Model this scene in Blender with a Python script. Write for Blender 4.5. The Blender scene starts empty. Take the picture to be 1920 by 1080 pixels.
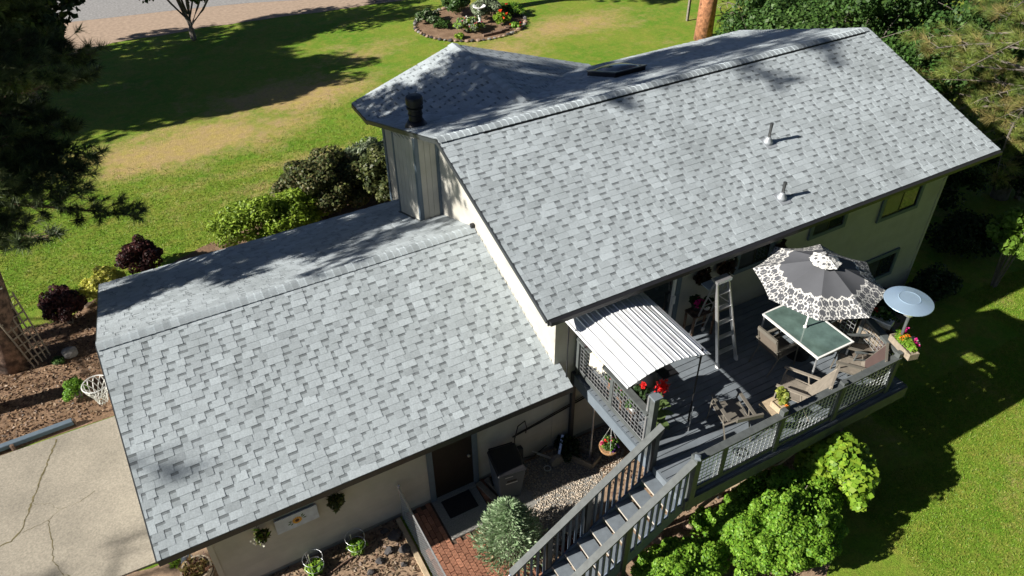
import bpy, math, random
import numpy as np
from mathutils import Vector, Matrix
random.seed(7); rng = np.random.default_rng(7)
scene = bpy.context.scene
COL = scene.collection

# ------------------------------------------------------------------ camera, sky, sun, exposure
cam_data = bpy.data.cameras.new("camera"); cam = bpy.data.objects.new("camera", cam_data); COL.objects.link(cam)
_y, _p, _r = math.radians(28.554), math.radians(-38.7365), math.radians(-0.578)
_f = Vector((math.sin(_y)*math.cos(_p), math.cos(_y)*math.cos(_p), math.sin(_p)))
_rt = Vector((math.cos(_y), -math.sin(_y), 0)); _up = _rt.cross(_f)
_r2 = _rt*math.cos(_r)+_up*math.sin(_r); _u2 = -_rt*math.sin(_r)+_up*math.cos(_r)
cam.matrix_world = Matrix(((_r2.x, _u2.x, -_f.x, -5.281), (_r2.y, _u2.y, -_f.y, -12.733), (_r2.z, _u2.z, -_f.z, 13.041), (0, 0, 0, 1)))
cam_data.sensor_width = 36; cam_data.lens = 36*1452.5/1920; cam_data.clip_end = 600; cam_data.clip_start = 0.1
scene.camera = cam

SUN_TO = Vector((-0.862, 0.092, 0.50)).normalized()          # towards the sun
SUN_EL = math.asin(SUN_TO.z)
world = bpy.data.worlds.new("World"); scene.world = world; world.use_nodes = True
wn = world.node_tree; wn.nodes.clear()
sky = wn.nodes.new("ShaderNodeTexSky"); sky.sky_type = 'NISHITA'; sky.sun_disc = False; sky.air_density = 0.38; sky.dust_density = 0.25; sky.ozone_density = 1.5
sky.sun_elevation = SUN_EL; sky.sun_rotation = math.atan2(SUN_TO.x, SUN_TO.y)
bgn = wn.nodes.new("ShaderNodeBackground"); bgn.inputs[1].default_value = 0.05
won = wn.nodes.new("ShaderNodeOutputWorld")
wn.links.new(sky.outputs[0], bgn.inputs[0]); wn.links.new(bgn.outputs[0], won.inputs[0])
sd = bpy.data.lights.new("sun", 'SUN'); sd.energy = 5.0; sd.angle = math.radians(0.55); sd.color = (1.0, 0.945, 0.86)
so = bpy.data.objects.new("sun", sd); COL.objects.link(so); so.location = (-30, 0, 30)
so.rotation_euler = SUN_TO.to_track_quat('Z', 'Y').to_euler()
scene.view_settings.view_transform = 'Standard'; scene.view_settings.look = 'None'
scene.view_settings.exposure = 0.88; scene.view_settings.gamma = 1; scene.view_settings.use_curve_mapping = False
scene.render.engine = 'CYCLES'
scene.cycles.max_bounces = 6; scene.cycles.transparent_max_bounces = 8

# ------------------------------------------------------------------ materials
MATS = {}
def mat(name, col, rough=0.75, metal=0.0, var=0.15, scale=6.0, bump=0.0, bscale=None, tone=False, rnd=0.0, spec=0.4,
        col2=None, c2scale=1.5, c2lo=0.45, c2hi=0.6, transl=0.0, coords='Object', vcol=False):
    if name in MATS: return MATS[name]
    m = bpy.data.materials.new(name); m.use_nodes = True; nt = m.node_tree; N = nt.nodes; L = nt.links
    N.clear()
    out = N.new("ShaderNodeOutputMaterial"); b = N.new("ShaderNodeBsdfPrincipled")
    b.inputs['Roughness'].default_value = rough; b.inputs['Metallic'].default_value = metal
    b.inputs['Specular IOR Level'].default_value = spec
    tc = N.new("ShaderNodeTexCoord")
    def noise(s, det=4.0, r=0.6):
        n = N.new("ShaderNodeTexNoise"); n.inputs['Scale'].default_value = s; n.inputs['Detail'].default_value = det
        n.inputs['Roughness'].default_value = r; L.new(tc.outputs[coords], n.inputs['Vector']); return n
    def mul(a, bsock):
        x = N.new("ShaderNodeVectorMath"); x.operation = 'MULTIPLY'; L.new(a, x.inputs[0]); L.new(bsock, x.inputs[1]); return x.outputs[0]
    if vcol:
        at = N.new("ShaderNodeAttribute"); at.attribute_name = 'col'; cur = at.outputs['Color']
    else:
        rgb = N.new("ShaderNodeRGB"); rgb.outputs[0].default_value = (*col, 1); cur = rgb.outputs[0]
    if col2 is not None:
        n = noise(c2scale, 5.0); mr = N.new("ShaderNodeMapRange"); mr.inputs[1].default_value = c2lo; mr.inputs[2].default_value = c2hi
        L.new(n.outputs[0], mr.inputs[0]); mx = N.new("ShaderNodeMix"); mx.data_type = 'RGBA'
        L.new(mr.outputs[0], mx.inputs[0]); L.new(cur, mx.inputs[6]); mx.inputs[7].default_value = (*col2, 1); cur = mx.outputs[2]
    if var > 0:
        n = noise(scale); mr = N.new("ShaderNodeMapRange"); mr.inputs[1].default_value = 0.3; mr.inputs[2].default_value = 0.7
        mr.inputs[3].default_value = 1-var; mr.inputs[4].default_value = 1+var; L.new(n.outputs[0], mr.inputs[0])
        cur = mul(cur, mr.outputs[0])
    if tone:
        at = N.new("ShaderNodeAttribute"); at.attribute_name = 'tone'; cur = mul(cur, at.outputs['Fac'])
    if rnd > 0:
        oi = N.new("ShaderNodeObjectInfo"); mr = N.new("ShaderNodeMapRange"); mr.inputs[3].default_value = 1-rnd; mr.inputs[4].default_value = 1+rnd
        L.new(oi.outputs['Random'], mr.inputs[0]); cur = mul(cur, mr.outputs[0])
    L.new(cur, b.inputs['Base Color'])
    if bump > 0:
        n = noise(bscale or scale*4, 5.0, 0.7); bp = N.new("ShaderNodeBump"); bp.inputs['Strength'].default_value = min(1, bump)
        bp.inputs['Distance'].default_value = 0.02; L.new(n.outputs[0], bp.inputs['Height']); L.new(bp.outputs[0], b.inputs['Normal'])
    sh = b.outputs[0]
    if transl > 0:
        t = N.new("ShaderNodeBsdfTranslucent"); L.new(cur, t.inputs[0]); ms = N.new("ShaderNodeMixShader"); ms.inputs[0].default_value = transl
        L.new(sh, ms.inputs[1]); L.new(t.outputs[0], ms.inputs[2]); sh = ms.outputs[0]
    L.new(sh, out.inputs[0]); MATS[name] = m; return m

M_shingle = mat("asphalt_shingle", (0.37, 0.415, 0.44), 0.9, var=0.15, scale=45, bump=0.35, bscale=260, tone=True, spec=0.25, col2=(0.325, 0.365, 0.385), c2scale=0.8, c2lo=0.48, c2hi=0.62)
M_under = mat("roof_underlay", (0.05, 0.05, 0.055), 0.9)
M_siding = mat("cream_siding", (0.45, 0.44, 0.395), 0.65, var=0.07, scale=3, bump=0.08, bscale=40, rnd=0.035, col2=(0.40, 0.38, 0.325), c2scale=1.1, c2lo=.5, c2hi=.75)
M_trim = mat("blue_grey_trim", (0.115, 0.155, 0.195), 0.55, var=0.08, scale=8)
M_fascia = mat("dark_fascia", (0.035, 0.04, 0.045), 0.45, var=0.1)
M_deck = mat("grey_deck_paint", (0.165, 0.19, 0.215), 0.6, var=0.12, scale=5, rnd=0.08, bump=0.1, bscale=60, col2=(0.135, 0.155, 0.175), c2scale=1.2)
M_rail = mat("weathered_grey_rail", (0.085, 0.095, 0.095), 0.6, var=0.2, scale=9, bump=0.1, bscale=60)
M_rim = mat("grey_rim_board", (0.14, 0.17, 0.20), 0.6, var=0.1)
M_stair = mat("slate_blue_stair_paint", (0.075, 0.105, 0.15), 0.5, var=0.12, scale=7)
M_tread = mat("worn_tread", (0.15, 0.175, 0.20), 0.6, var=0.12, scale=10, rnd=0.06)
M_woodraw = mat("weathered_wood", (0.27, 0.225, 0.17), 0.8, var=0.25, scale=14, bump=0.2)
M_woodtan = mat("tan_wood", (0.42, 0.33, 0.22), 0.75, var=0.2, scale=16)
M_wire = mat("galvanised_wire", (0.62, 0.64, 0.66), 0.35, 0.7, var=0.1)
M_alu = mat("aluminium", (0.72, 0.73, 0.74), 0.32, 0.8, var=0.1, scale=9)
M_metalroof = mat("galvanised_roof_sheet", (0.76, 0.78, 0.80), 0.42, 0.25, var=0.06, scale=4, col2=(0.60, 0.61, 0.61), c2scale=1.6, c2lo=.5, c2hi=.75)
M_flash = mat("dull_galvanised_flashing", (0.36, 0.39, 0.42), 0.5, 0.3, var=0.1)
M_steel = mat("sky_tinted_steel", (0.42, 0.57, 0.72), 0.28, 0.5, var=0.03)  # blue of the reflected sky is put into the base colour
M_black = mat("black_plastic", (0.018, 0.018, 0.02), 0.35, var=0.1)
M_blackm = mat("black_painted_metal", (0.02, 0.02, 0.022), 0.4, 0.3, var=0.1)
M_white = mat("white_paint", (0.75, 0.75, 0.74), 0.5, var=0.04)
M_glass = mat("window_glass", (0.02, 0.028, 0.032), 0.04, spec=0.9, var=0.0)
M_tglass = mat("green_table_glass", (0.10, 0.155, 0.14), 0.08, spec=0.9, var=0.35, scale=3.0)
M_curtain = mat("pale_curtain", (0.30, 0.31, 0.30), 0.9, var=0.1)
M_cloth = mat("cream_towel", (0.8, 0.75, 0.63), 0.9, var=0.1, scale=20)
M_conc = mat("aggregate_concrete", (0.315, 0.285, 0.23), 0.9, var=0.24, scale=28, bump=0.4, bscale=90, col2=(0.25, 0.228, 0.185), c2scale=0.8, c2lo=0.42, c2hi=0.66)
M_slab = mat("pebbled_slab", (0.24, 0.235, 0.22), 0.9, var=0.35, scale=60, bump=0.4, bscale=120)
M_crack = mat("mossy_crack", (0.13, 0.11, 0.05), 0.95, var=0.4, scale=12)
M_soil = mat("bark_mulch_soil", (0.185, 0.115, 0.068), 0.95, var=0.45, scale=22, bump=0.8, bscale=45, col2=(0.27, 0.175, 0.11), c2scale=2.2, c2lo=0.45, c2hi=0.62)
M_tansoil = mat("tan_soil", (0.30, 0.21, 0.14), 0.95, var=0.3, scale=14, bump=0.5, bscale=50)
M_dirt = mat("dirt_verge", (0.36, 0.27, 0.20), 0.95, var=0.2, scale=6, bump=0.3, bscale=30)
M_road = mat("gravel_road", (0.27, 0.265, 0.26), 0.95, var=0.25, scale=9, bump=0.3, bscale=30)
M_brick = mat("clay_paver", (0.34, 0.155, 0.095), 0.85, var=0.18, scale=25, rnd=0.28, bump=0.3, bscale=80)
M_mortar = mat("joint_sand", (0.10, 0.07, 0.05), 0.95, var=0.3)
M_peb = mat("pebbles", (0.42, 0.36, 0.29), 0.85, var=0.1, tone=True, scale=30)
M_rock = mat("grey_rock", (0.26, 0.25, 0.235), 0.9, var=0.3, scale=8, bump=0.6, bscale=18)
M_darkrock = mat("dark_rock", (0.075, 0.07, 0.07), 0.9, var=0.4, scale=9, bump=0.6, bscale=18)
M_redstone = mat("tan_stone", (0.34, 0.24, 0.18), 0.9, var=0.3, scale=9, bump=0.6, bscale=18)
M_bark = mat("pine_bark", (0.21, 0.135, 0.095), 0.95, var=0.5, scale=7, bump=1.0, bscale=14, col2=(0.075, 0.05, 0.038), c2scale=5)
M_barkorange = mat("orange_pine_bark", (0.42, 0.19, 0.10), 0.95, var=0.4, scale=8, bump=1.0, bscale=14, col2=(0.10, 0.05, 0.03), c2scale=6, c2lo=.48, c2hi=.72)
M_barkgrey = mat("grey_bark", (0.20, 0.175, 0.15), 0.95, var=0.35, scale=8, bump=0.8, bscale=20)
M_leaf = mat("leaves", (1, 1, 1), 0.5, var=0.0, vcol=True, transl=0.28, spec=0.3)
M_needle = mat("needles", (1, 1, 1), 0.55, var=0.0, vcol=True, transl=0.15, spec=0.3)
M_petal = mat("petals", (1, 1, 1), 0.6, var=0.0, vcol=True, transl=0.2, spec=0.2)
M_print = mat("printed_canopy_fabric", (1, 1, 1), 0.85, var=0.04, vcol=True, spec=0.15)
M_charcoal = mat("charcoal_fabric", (0.06, 0.062, 0.07), 0.85)
M_terr = mat("terracotta", (0.40, 0.19, 0.09), 0.8, var=0.2)
M_coir = mat("coir", (0.34, 0.19, 0.09), 0.95, var=0.4, scale=30, bump=0.8, bscale=60)
M_sling = mat("taupe_sling", (0.15, 0.125, 0.10), 0.7, var=0.08)
M_slingred = mat("dark_red_brown_sling", (0.085, 0.055, 0.05), 0.8, var=0.08)
M_frame = mat("taupe_frame", (0.17, 0.155, 0.13), 0.5, 0.2, var=0.08)
M_tan = mat("sun_bleached_tan", (0.25, 0.22, 0.18), 0.8, var=0.15, scale=12)
M_bin = mat("blue_grey_bin_plastic", (0.085, 0.105, 0.13), 0.5, var=0.08)
M_mat = mat("black_rubber_mat", (0.015, 0.015, 0.018), 0.85)
M_net = mat("white_net_cord", (0.75, 0.74, 0.71), 0.8, var=0.05)
M_orange = mat("orange_rim_paint", (0.5, 0.11, 0.03), 0.5)
M_pink = mat("pink_plastic", (0.55, 0.05, 0.15), 0.5)

def lawn_material():
    m = bpy.data.materials.new("lawn_grass"); m.use_nodes = True; nt = m.node_tree; N = nt.nodes; L = nt.links; N.clear()
    out = N.new("ShaderNodeOutputMaterial"); b = N.new("ShaderNodeBsdfPrincipled"); b.inputs['Roughness'].default_value = 0.85
    b.inputs['Specular IOR Level'].default_value = 0.15
    tc = N.new("ShaderNodeTexCoord")
    def noise(s, det=5.0, r=0.6, vec=None):
        n = N.new("ShaderNodeTexNoise"); n.inputs['Scale'].default_value = s; n.inputs['Detail'].default_value = det; n.inputs['Roughness'].default_value = r
        L.new(vec or tc.outputs['Object'], n.inputs['Vector']); return n.outputs[0]
    def rngm(x, a, c, lo=0.0, hi=1.0):
        r = N.new("ShaderNodeMapRange"); r.inputs[1].default_value = a; r.inputs[2].default_value = c; r.inputs[3].default_value = lo; r.inputs[4].default_value = hi
        L.new(x, r.inputs[0]); return r.outputs[0]
    def math2(op, a, c):
        x = N.new("ShaderNodeMath"); x.operation = op
        for i, v in enumerate((a, c)):
            if isinstance(v, (int, float)): x.inputs[i].default_value = v
            else: L.new(v, x.inputs[i])
        return x.outputs[0]
    def mix(fac, a, c):
        x = N.new("ShaderNodeMix"); x.data_type = 'RGBA'; L.new(fac, x.inputs[0])
        for i, v in ((6, a), (7, c)):
            if isinstance(v, tuple): x.inputs[i].default_value = (*v, 1)
            else: L.new(v, x.inputs[i])
        return x.outputs[2]
    # worn dry areas of the lawn (ellipses, soft noisy borders)
    dry = None
    for (cx, cy, rx, ry, w) in ((-3.6, 14.2, 5.2, 2.0, 1.05), (0.7, 16.2, 4.2, 2.1, 0.95), (9.6, 16.2, 3.2, 1.6, 0.75), (14.5, 17.3, 4.5, 2.0, 0.7), (4.6, 19.0, 2.6, 1.6, 0.5), (-1.0, 11.3, 5.0, 0.5, 0.5), (-2.0, 9.9, 4.2, 0.8, 0.42), (9, -9.5, 2.2, 1.2, .35)):
        mp = N.new("ShaderNodeMapping"); mp.vector_type = 'TEXTURE'; mp.inputs['Location'].default_value = (cx, cy, 0); mp.inputs['Scale'].default_value = (rx, ry, 50)
        L.new(tc.outputs['Object'], mp.inputs[0]); ln = N.new("ShaderNodeVectorMath"); ln.operation = 'LENGTH'; L.new(mp.outputs[0], ln.inputs[0])
        e = rngm(ln.outputs['Value'], 1.15, 0.15, 0.0, w)
        dry = e if dry is None else math2('MAXIMUM', dry, e)
    nz = noise(0.55, 6.0, 0.68); dryf = math2('ADD', dry, rngm(nz, 0.3, 0.7, -0.35, 0.35))
    nz2 = noise(3.2, 5.0, 0.7); dryf = math2('ADD', dryf, rngm(nz2, 0.3, 0.7, -0.22, 0.22)); dryf = rngm(dryf, 0.12, 0.75)
    g = mix(rngm(noise(0.35, 4.0), 0.38, 0.62), (0.12, 0.245, 0.018), (0.19, 0.27, 0.03))
    g = mix(rngm(noise(1.9, 6.0, 0.7), 0.45, 0.7, 0, 0.8), g, (0.29, 0.27, 0.055))
    tanc = mix(rngm(noise(2.2, 5.0, 0.7), 0.35, 0.65), (0.42, 0.33, 0.10), (0.40, 0.29, 0.145))
    c = mix(dryf, g, tanc)
    fine = rngm(noise(26.0, 6.0, 0.8), 0.25, 0.75, 0.55, 1.45)
    fine2 = rngm(noise(7.0, 5.0, 0.75), 0.3, 0.7, 0.8, 1.2)
    vm = N.new("ShaderNodeVectorMath"); vm.operation = 'SCALE'; L.new(c, vm.inputs[0]); L.new(math2('MULTIPLY', fine, fine2), vm.inputs['Scale'])
    L.new(vm.outputs[0], b.inputs['Base Color'])
    bp = N.new("ShaderNodeBump"); bp.inputs['Strength'].default_value = 0.9; bp.inputs['Distance'].default_value = 0.05
    L.new(noise(22.0, 6.0, 0.8), bp.inputs['Height']); L.new(bp.outputs[0], b.inputs['Normal'])
    L.new(b.outputs[0], out.inputs[0]); return m
M_lawn = lawn_material()

# ------------------------------------------------------------------ mesh helpers
OFF = {}
def setp(o, label=None, cat=None, group=None, kind=None):
    if label: o['label'] = label
    if cat: o['category'] = cat
    if group: o['group'] = group
    if kind: o['kind'] = kind
    return o
def thing(name, label, cat, loc=(0, 0, 0), group=None, rotz=0.0):
    o = bpy.data.objects.new(name, None); COL.objects.link(o); o.location = loc; o.rotation_euler = (0, 0, rotz); o.empty_display_size = 0.2
    OFF[o.name] = Vector(loc) if rotz == 0 else Vector((0, 0, 0))
    return setp(o, label, cat, group)
def link(name, me, parent=None, m=None, smooth=False):
    if m is not None and len(me.materials) == 0: me.materials.append(m)
    o = bpy.data.objects.new(name, me); COL.objects.link(o)
    if parent is not None: o.parent = parent; OFF[o.name] = OFF.get(parent.name, Vector((0, 0, 0)))
    if smooth: me.shade_smooth()
    return o
def npmesh(name, V, F, tone=None, col=None, off=None):
    """V (n,3); F (m,k) uniform polygons"""
    V = np.asarray(V, dtype=np.float32)
    if off is not None: V = V-np.array(off, dtype=np.float32)
    F = np.asarray(F, dtype=np.int32); k = F.shape[1]
    me = bpy.data.meshes.new(name); me.vertices.add(len(V)); me.vertices.foreach_set("co", V.ravel())
    me.loops.add(F.size); me.loops.foreach_set("vertex_index", F.ravel())
    me.polygons.add(len(F)); me.polygons.foreach_set("loop_start", np.arange(0, F.size, k, dtype=np.int32))
    if tone is not None:
        a = me.attributes.new('tone', 'FLOAT', 'POINT'); a.data.foreach_set('value', np.asarray(tone, dtype=np.float32))
    if col is not None:
        a = me.attributes.new('col', 'FLOAT_COLOR', 'POINT'); c4 = np.ones((len(V), 4), dtype=np.float32); c4[:, :3] = col; a.data.foreach_set('color', c4.ravel())
    me.update(calc_edges=True); me.validate(); return me
def frame(d, up=(0, 0, 1)):
    d = Vector(d).normalized(); up = Vector(up)
    if abs(d.dot(up)) > 0.98: up = Vector((1, 0, 0)) if abs(d.x) < .9 else Vector((0, 1, 0))
    s = d.cross(up).normalized(); u = s.cross(d).normalized(); return d, s, u
class MB:
    def __init__(s): s.v = []; s.f = []; s.t = []
    def add(s, vs, fs, tone=1.0):
        n = len(s.v); s.v += [tuple(v) for v in vs]; s.f += [tuple(i+n for i in f) for f in fs]; s.t += [tone]*len(vs); return s
    def box(s, x0, x1, y0, y1, z0, z1, tone=1.0):
        return s.add([(x0, y0, z0), (x1, y0, z0), (x1, y1, z0), (x0, y1, z0), (x0, y0, z1), (x1, y0, z1), (x1, y1, z1), (x0, y1, z1)],
              [(0, 3, 2, 1), (4, 5, 6, 7), (0, 1, 5, 4), (1, 2, 6, 5), (2, 3, 7, 6), (3, 0, 4, 7)], tone)
    def hexa(s, p, tone=1.0):
        return s.add(p, [(0, 3, 2, 1), (4, 5, 6, 7), (0, 1, 5, 4), (1, 2, 6, 5), (2, 3, 7, 6), (3, 0, 4, 7)], tone)
    def bar(s, a, b, w, h, up=(0, 0, 1), tone=1.0):
        a = Vector(a); b = Vector(b); d, sd_, u = frame(b-a, up); sd_ = sd_*w/2; u = u*h/2
        return s.hexa([a-sd_-u, a+sd_-u, a+sd_+u, a-sd_+u, b-sd_-u, b+sd_-u, b+sd_+u, b-sd_+u], tone)
    def tube(s, pts, r, n=8, cap=True):
        pts = [Vector(p) for p in pts]; rr = r if isinstance(r, (list, tuple)) else [r]*len(pts); base = len(s.v); vs = []; fs = []
        prev = None
        for i, p in enumerate(pts):
            d = (pts[min(i+1, len(pts)-1)]-pts[max(i-1, 0)])
            if prev is None: _, a, b = frame(d)
            else:
                d.normalize(); a = (prev-d*prev.dot(d)).normalized(); b = a.cross(d)*-1; b = d.cross(a)
            prev = a
            for k in range(n):
                t = 2*math.pi*k/n; vs.append(p+(a*math.cos(t)+b*math.sin(t))*rr[i])
        for i in range(len(pts)-1):
            for k in range(n): fs.append((i*n+k, i*n+(k+1) % n, (i+1)*n+(k+1) % n, (i+1)*n+k))
        if cap: fs.append(tuple(range(n))[::-1]); fs.append(tuple((len(pts)-1)*n+k for k in range(n)))
        return s.add(vs, fs)
    def lathe(s, prof, c=(0, 0, 0), n=20, rx=1.0, ry=1.0):
        vs = []; fs = []
        for (r, z) in prof:
            for k in range(n):
                t = 2*math.pi*k/n; vs.append((c[0]+r*math.cos(t)*rx, c[1]+r*math.sin(t)*ry, c[2]+z))
        for i in range(len(prof)-1):
            for k in range(n): fs.append((i*n+k, i*n+(k+1) % n, (i+1)*n+(k+1) % n, (i+1)*n+k))
        if prof[0][0] > 1e-4: fs.append(tuple(range(n))[::-1])
        if prof[-1][0] > 1e-4: fs.append(tuple((len(prof)-1)*n+k for k in range(n)))
        return s.add(vs, fs)
    def torus(s, c, R, r, n=20, m=6, axis=(0, 0, 1)):
        d, a, b = frame(axis); c = Vector(c); vs = []; fs = []
        for i in range(n):
            t = 2*math.pi*i/n; e = a*math.cos(t)+b*math.sin(t)
            for j in range(m):
                q = 2*math.pi*j/m; vs.append(c+e*(R+r*math.cos(q))+d*r*math.sin(q))
        for i in range(n):
            for j in range(m): fs.append((i*m+j, ((i+1) % n)*m+j, ((i+1) % n)*m+(j+1) % m, i*m+(j+1) % m))
        return s.add(vs, fs)
    def prism(s, poly, z0, z1):
        n = len(poly); vs = [(x, y, z0) for x, y in poly]+[(x, y, z1) for x, y in poly]
        return s.add(vs, [tuple(range(n))[::-1], tuple(range(n, 2*n))]+[(i, (i+1) % n, n+(i+1) % n, n+i) for i in range(n)])
    def profx(s, prof, x0, x1):
        n = len(prof); vs = [(x0, y, z) for y, z in prof]+[(x1, y, z) for y, z in prof]
        return s.add(vs, [tuple(range(n)), tuple(range(n, 2*n))[::-1]]+[(i, n+i, n+(i+1) % n, (i+1) % n) for i in range(n)])
    def profy(s, prof, y0, y1):
        n = len(prof); vs = [(x, y0, z) for x, z in prof]+[(x, y1, z) for x, z in prof]
        return s.add(vs, [tuple(range(n))[::-1], tuple(range(n, 2*n))]+[(i, (i+1) % n, n+(i+1) % n, n+i) for i in range(n)])
    def rot(s, loc, rz=0.0, rx=0.0, ry=0.0):
        M = Matrix.Translation(loc) @ Matrix.Rotation(rz, 4, 'Z') @ Matrix.Rotation(ry, 4, 'Y') @ Matrix.Rotation(rx, 4, 'X')
        s.v = [tuple(M @ Vector(v)) for v in s.v]; return s
    def mesh(s, name, off=(0, 0, 0), tone=False):
        o = Vector(off); me = bpy.data.meshes.new(name); me.from_pydata([tuple(Vector(v)-o) for v in s.v], [], s.f)
        if tone:
            a = me.attributes.new('tone', 'FLOAT', 'POINT'); a.data.foreach_set('value', np.array(s.t, dtype=np.float32))
        me.update(); return me
    def build(s, name, m, parent=None, origin=None, tone=False, smooth=False, bevel=0.0, **kw):
        off = OFF.get(parent.name, Vector((0, 0, 0))) if parent is not None else Vector(origin or (0, 0, 0))
        me = s.mesh(name, off, tone); o = link(name, me, parent, m, smooth)
        if parent is None: o.location = off
        if bevel > 0:
            b = o.modifiers.new('bevel', 'BEVEL'); b.width = bevel; b.segments = 1; b.limit_method = 'ANGLE'
        if smooth and not bevel:
            pass
        return setp(o, **kw)
def B(*a, **k): return MB().box(*a, **k)

# ------------------------------------------------------------------ foliage helpers
def rdir(n):
    v = rng.normal(size=(n, 3)); return v/np.linalg.norm(v, axis=1, keepdims=True)
def leafmesh(name, P, size, cols, off=(0, 0, 0), nrm=None, elong=1.5, flat=0.5, jitter=0.35):
    """one four-vertex folded leaf per point"""
    n = len(P); up = rdir(n)
    if nrm is not None: up = nrm*(1-jitter)+up*jitter*1.6
    up[:, 2] += flat; up /= np.linalg.norm(up, axis=1, keepdims=True)
    a = np.cross(up, rdir(n)); a /= np.linalg.norm(a, axis=1, keepdims=True)+1e-9; b = np.cross(up, a)
    s = (size*rng.uniform(0.65, 1.35, n))[:, None] if np.isscalar(size) else (size*rng.uniform(0.7, 1.3, n))[:, None]
    V = np.empty((n, 4, 3), dtype=np.float32)
    V[:, 0] = P-a*s*elong/2; V[:, 1] = P+b*s/2+up*s*0.12; V[:, 2] = P+a*s*elong/2; V[:, 3] = P-b*s/2+up*s*0.12
    F = np.arange(n*4, dtype=np.int32).reshape(n, 4)
    cols = np.asarray(cols, dtype=np.float32); pick = cols[rng.integers(0, len(cols), n)]*rng.uniform(0.75, 1.25, (n, 1))
    return npmesh(name, V.reshape(-1, 3), F, col=np.repeat(pick, 4, axis=0), off=off)
def blob_points(c, r, n, lumps=26, lump_r=0.33, hemi=False, fill=0.12, fuzz=0.5):
    """points gathered in overlapping lumps over an ellipsoid: uneven outline with gaps"""
    c = np.array(c); r = np.array(r); L_ = rdir(lumps)
    if hemi: L_[:, 2] = np.abs(L_[:, 2])*1.1-0.25
    L_ = L_*rng.uniform(0.55, 0.92, (lumps, 1)); lr = lump_r*rng.uniform(0.7, 1.3, lumps)
    k = rng.integers(0, lumps, n); d = rdir(n); rad = rng.uniform(1-fuzz, 1.0, n)**0.6
    q = L_[k]+d*(lr[k]*rad)[:, None]; nr = d.copy()
    m = rng.random(n) < fill; q[m] = rdir(m.sum())*rng.uniform(0, 0.8, (m.sum(), 1)); P = c+q*r
    nr = nr/r*np.mean(r); nr /= np.linalg.norm(nr, axis=1, keepdims=True)
    return P, nr
def bush(name, label, c, r, n, size, cols, lumps=26, lump_r=0.33, hemi=True, elong=1.5, stems=5, cat='bush', group=None, flat=0.3, fuzz=0.5, fill=0.12, bark=None, name_f='foliage'):
    base = (c[0], c[1], 0)
    t = thing(name, label, cat, base, group)
    P, nr = blob_points(c, r, n, lumps, lump_r, hemi, fill, fuzz); P[:, 2] = np.maximum(P[:, 2], 0.03)
    link(name_f, leafmesh(name_f, P, size, cols, off=base, nrm=nr, elong=elong, flat=flat), t, M_leaf)
    mb = MB()
    for i in range(stems):
        a = 2*math.pi*i/stems+random.random(); e = (c[0]+r[0]*.6*math.cos(a), c[1]+r[1]*.6*math.sin(a), c[2]+r[2]*.35)
        mb.tube([(c[0]+.05*math.cos(a), c[1]+.05*math.sin(a), 0), ((c[0]*1.2+e[0]*.8)/2, (c[1]*1.2+e[1]*.8)/2, e[2]*.5), e], [0.03, 0.02, 0.008], 5)
    mb.build('stems', bark or M_barkgrey, t); return t
def limb(mb, a, b, r0, r1, bend=0.15, n=6, seg=4):
    a = Vector(a); b = Vector(b); d = b-a; o = Vector((random.uniform(-1, 1), random.uniform(-1, 1), random.uniform(-.3, .8)))*d.length*bend
    pts = [a+d*(i/seg)+o*math.sin(math.pi*i/seg) for i in range(seg+1)]
    mb.tube(pts, [r0+(r1-r0)*i/seg for i in range(seg+1)], n); return pts
def broadleaf(name, label, base, h, cr, n, size, cols, trunk_r=0.12, crown_z=None, lumps=40, lump_r=0.27, group=None, bark=None, cat='tree', fill=0.1, limbs=7, elong=1.4, fork=0.35):
    t = thing(name, label, cat, base, group); x, y, z = base
    cz = crown_z if crown_z is not None else h-cr[2]
    mb = MB(); top = Vector((x+random.uniform(-.3, .3), y+random.uniform(-.3, .3), cz)); zf = z+max(0.3, (cz-cr[2])*fork+0.4)
    fk = Vector((x, y, zf)); limb(mb, (x, y, z-.1), fk, trunk_r*1.15, trunk_r*.85, .03, 8); limb(mb, fk, top, trunk_r*.8, trunk_r*.25, .1, 6)
    for i in range(limbs):
        a = 2*math.pi*i/limbs+random.uniform(-.3, .3); e = (x+cr[0]*.72*math.cos(a), y+cr[1]*.72*math.sin(a), cz+cr[2]*random.uniform(-.35, .6))
        pts = limb(mb, fk+Vector((0, 0, random.uniform(0, .25)*(cz-zf))), e, trunk_r*.45, trunk_r*.1, .12, 5)
        for _ in range(3):
            q = pts[random.randint(2, 4)]; limb(mb, q, q+Vector((random.uniform(-1, 1)*cr[0]*.35, random.uniform(-1, 1)*cr[1]*.35, random.uniform(-.2, 1)*cr[2]*.3)), trunk_r*.12, .008, .1, 4, 3)
    mb.build('trunk', bark or M_barkgrey, t)
    P, nr = blob_points((x, y, cz), cr, n, lumps, lump_r, False, fill, 0.6); P[:, 2] = np.maximum(P[:, 2], z+.1)
    link('crown', leafmesh('crown', P, size, cols, off=base, nrm=nr, elong=elong), t, M_leaf); return t
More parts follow.
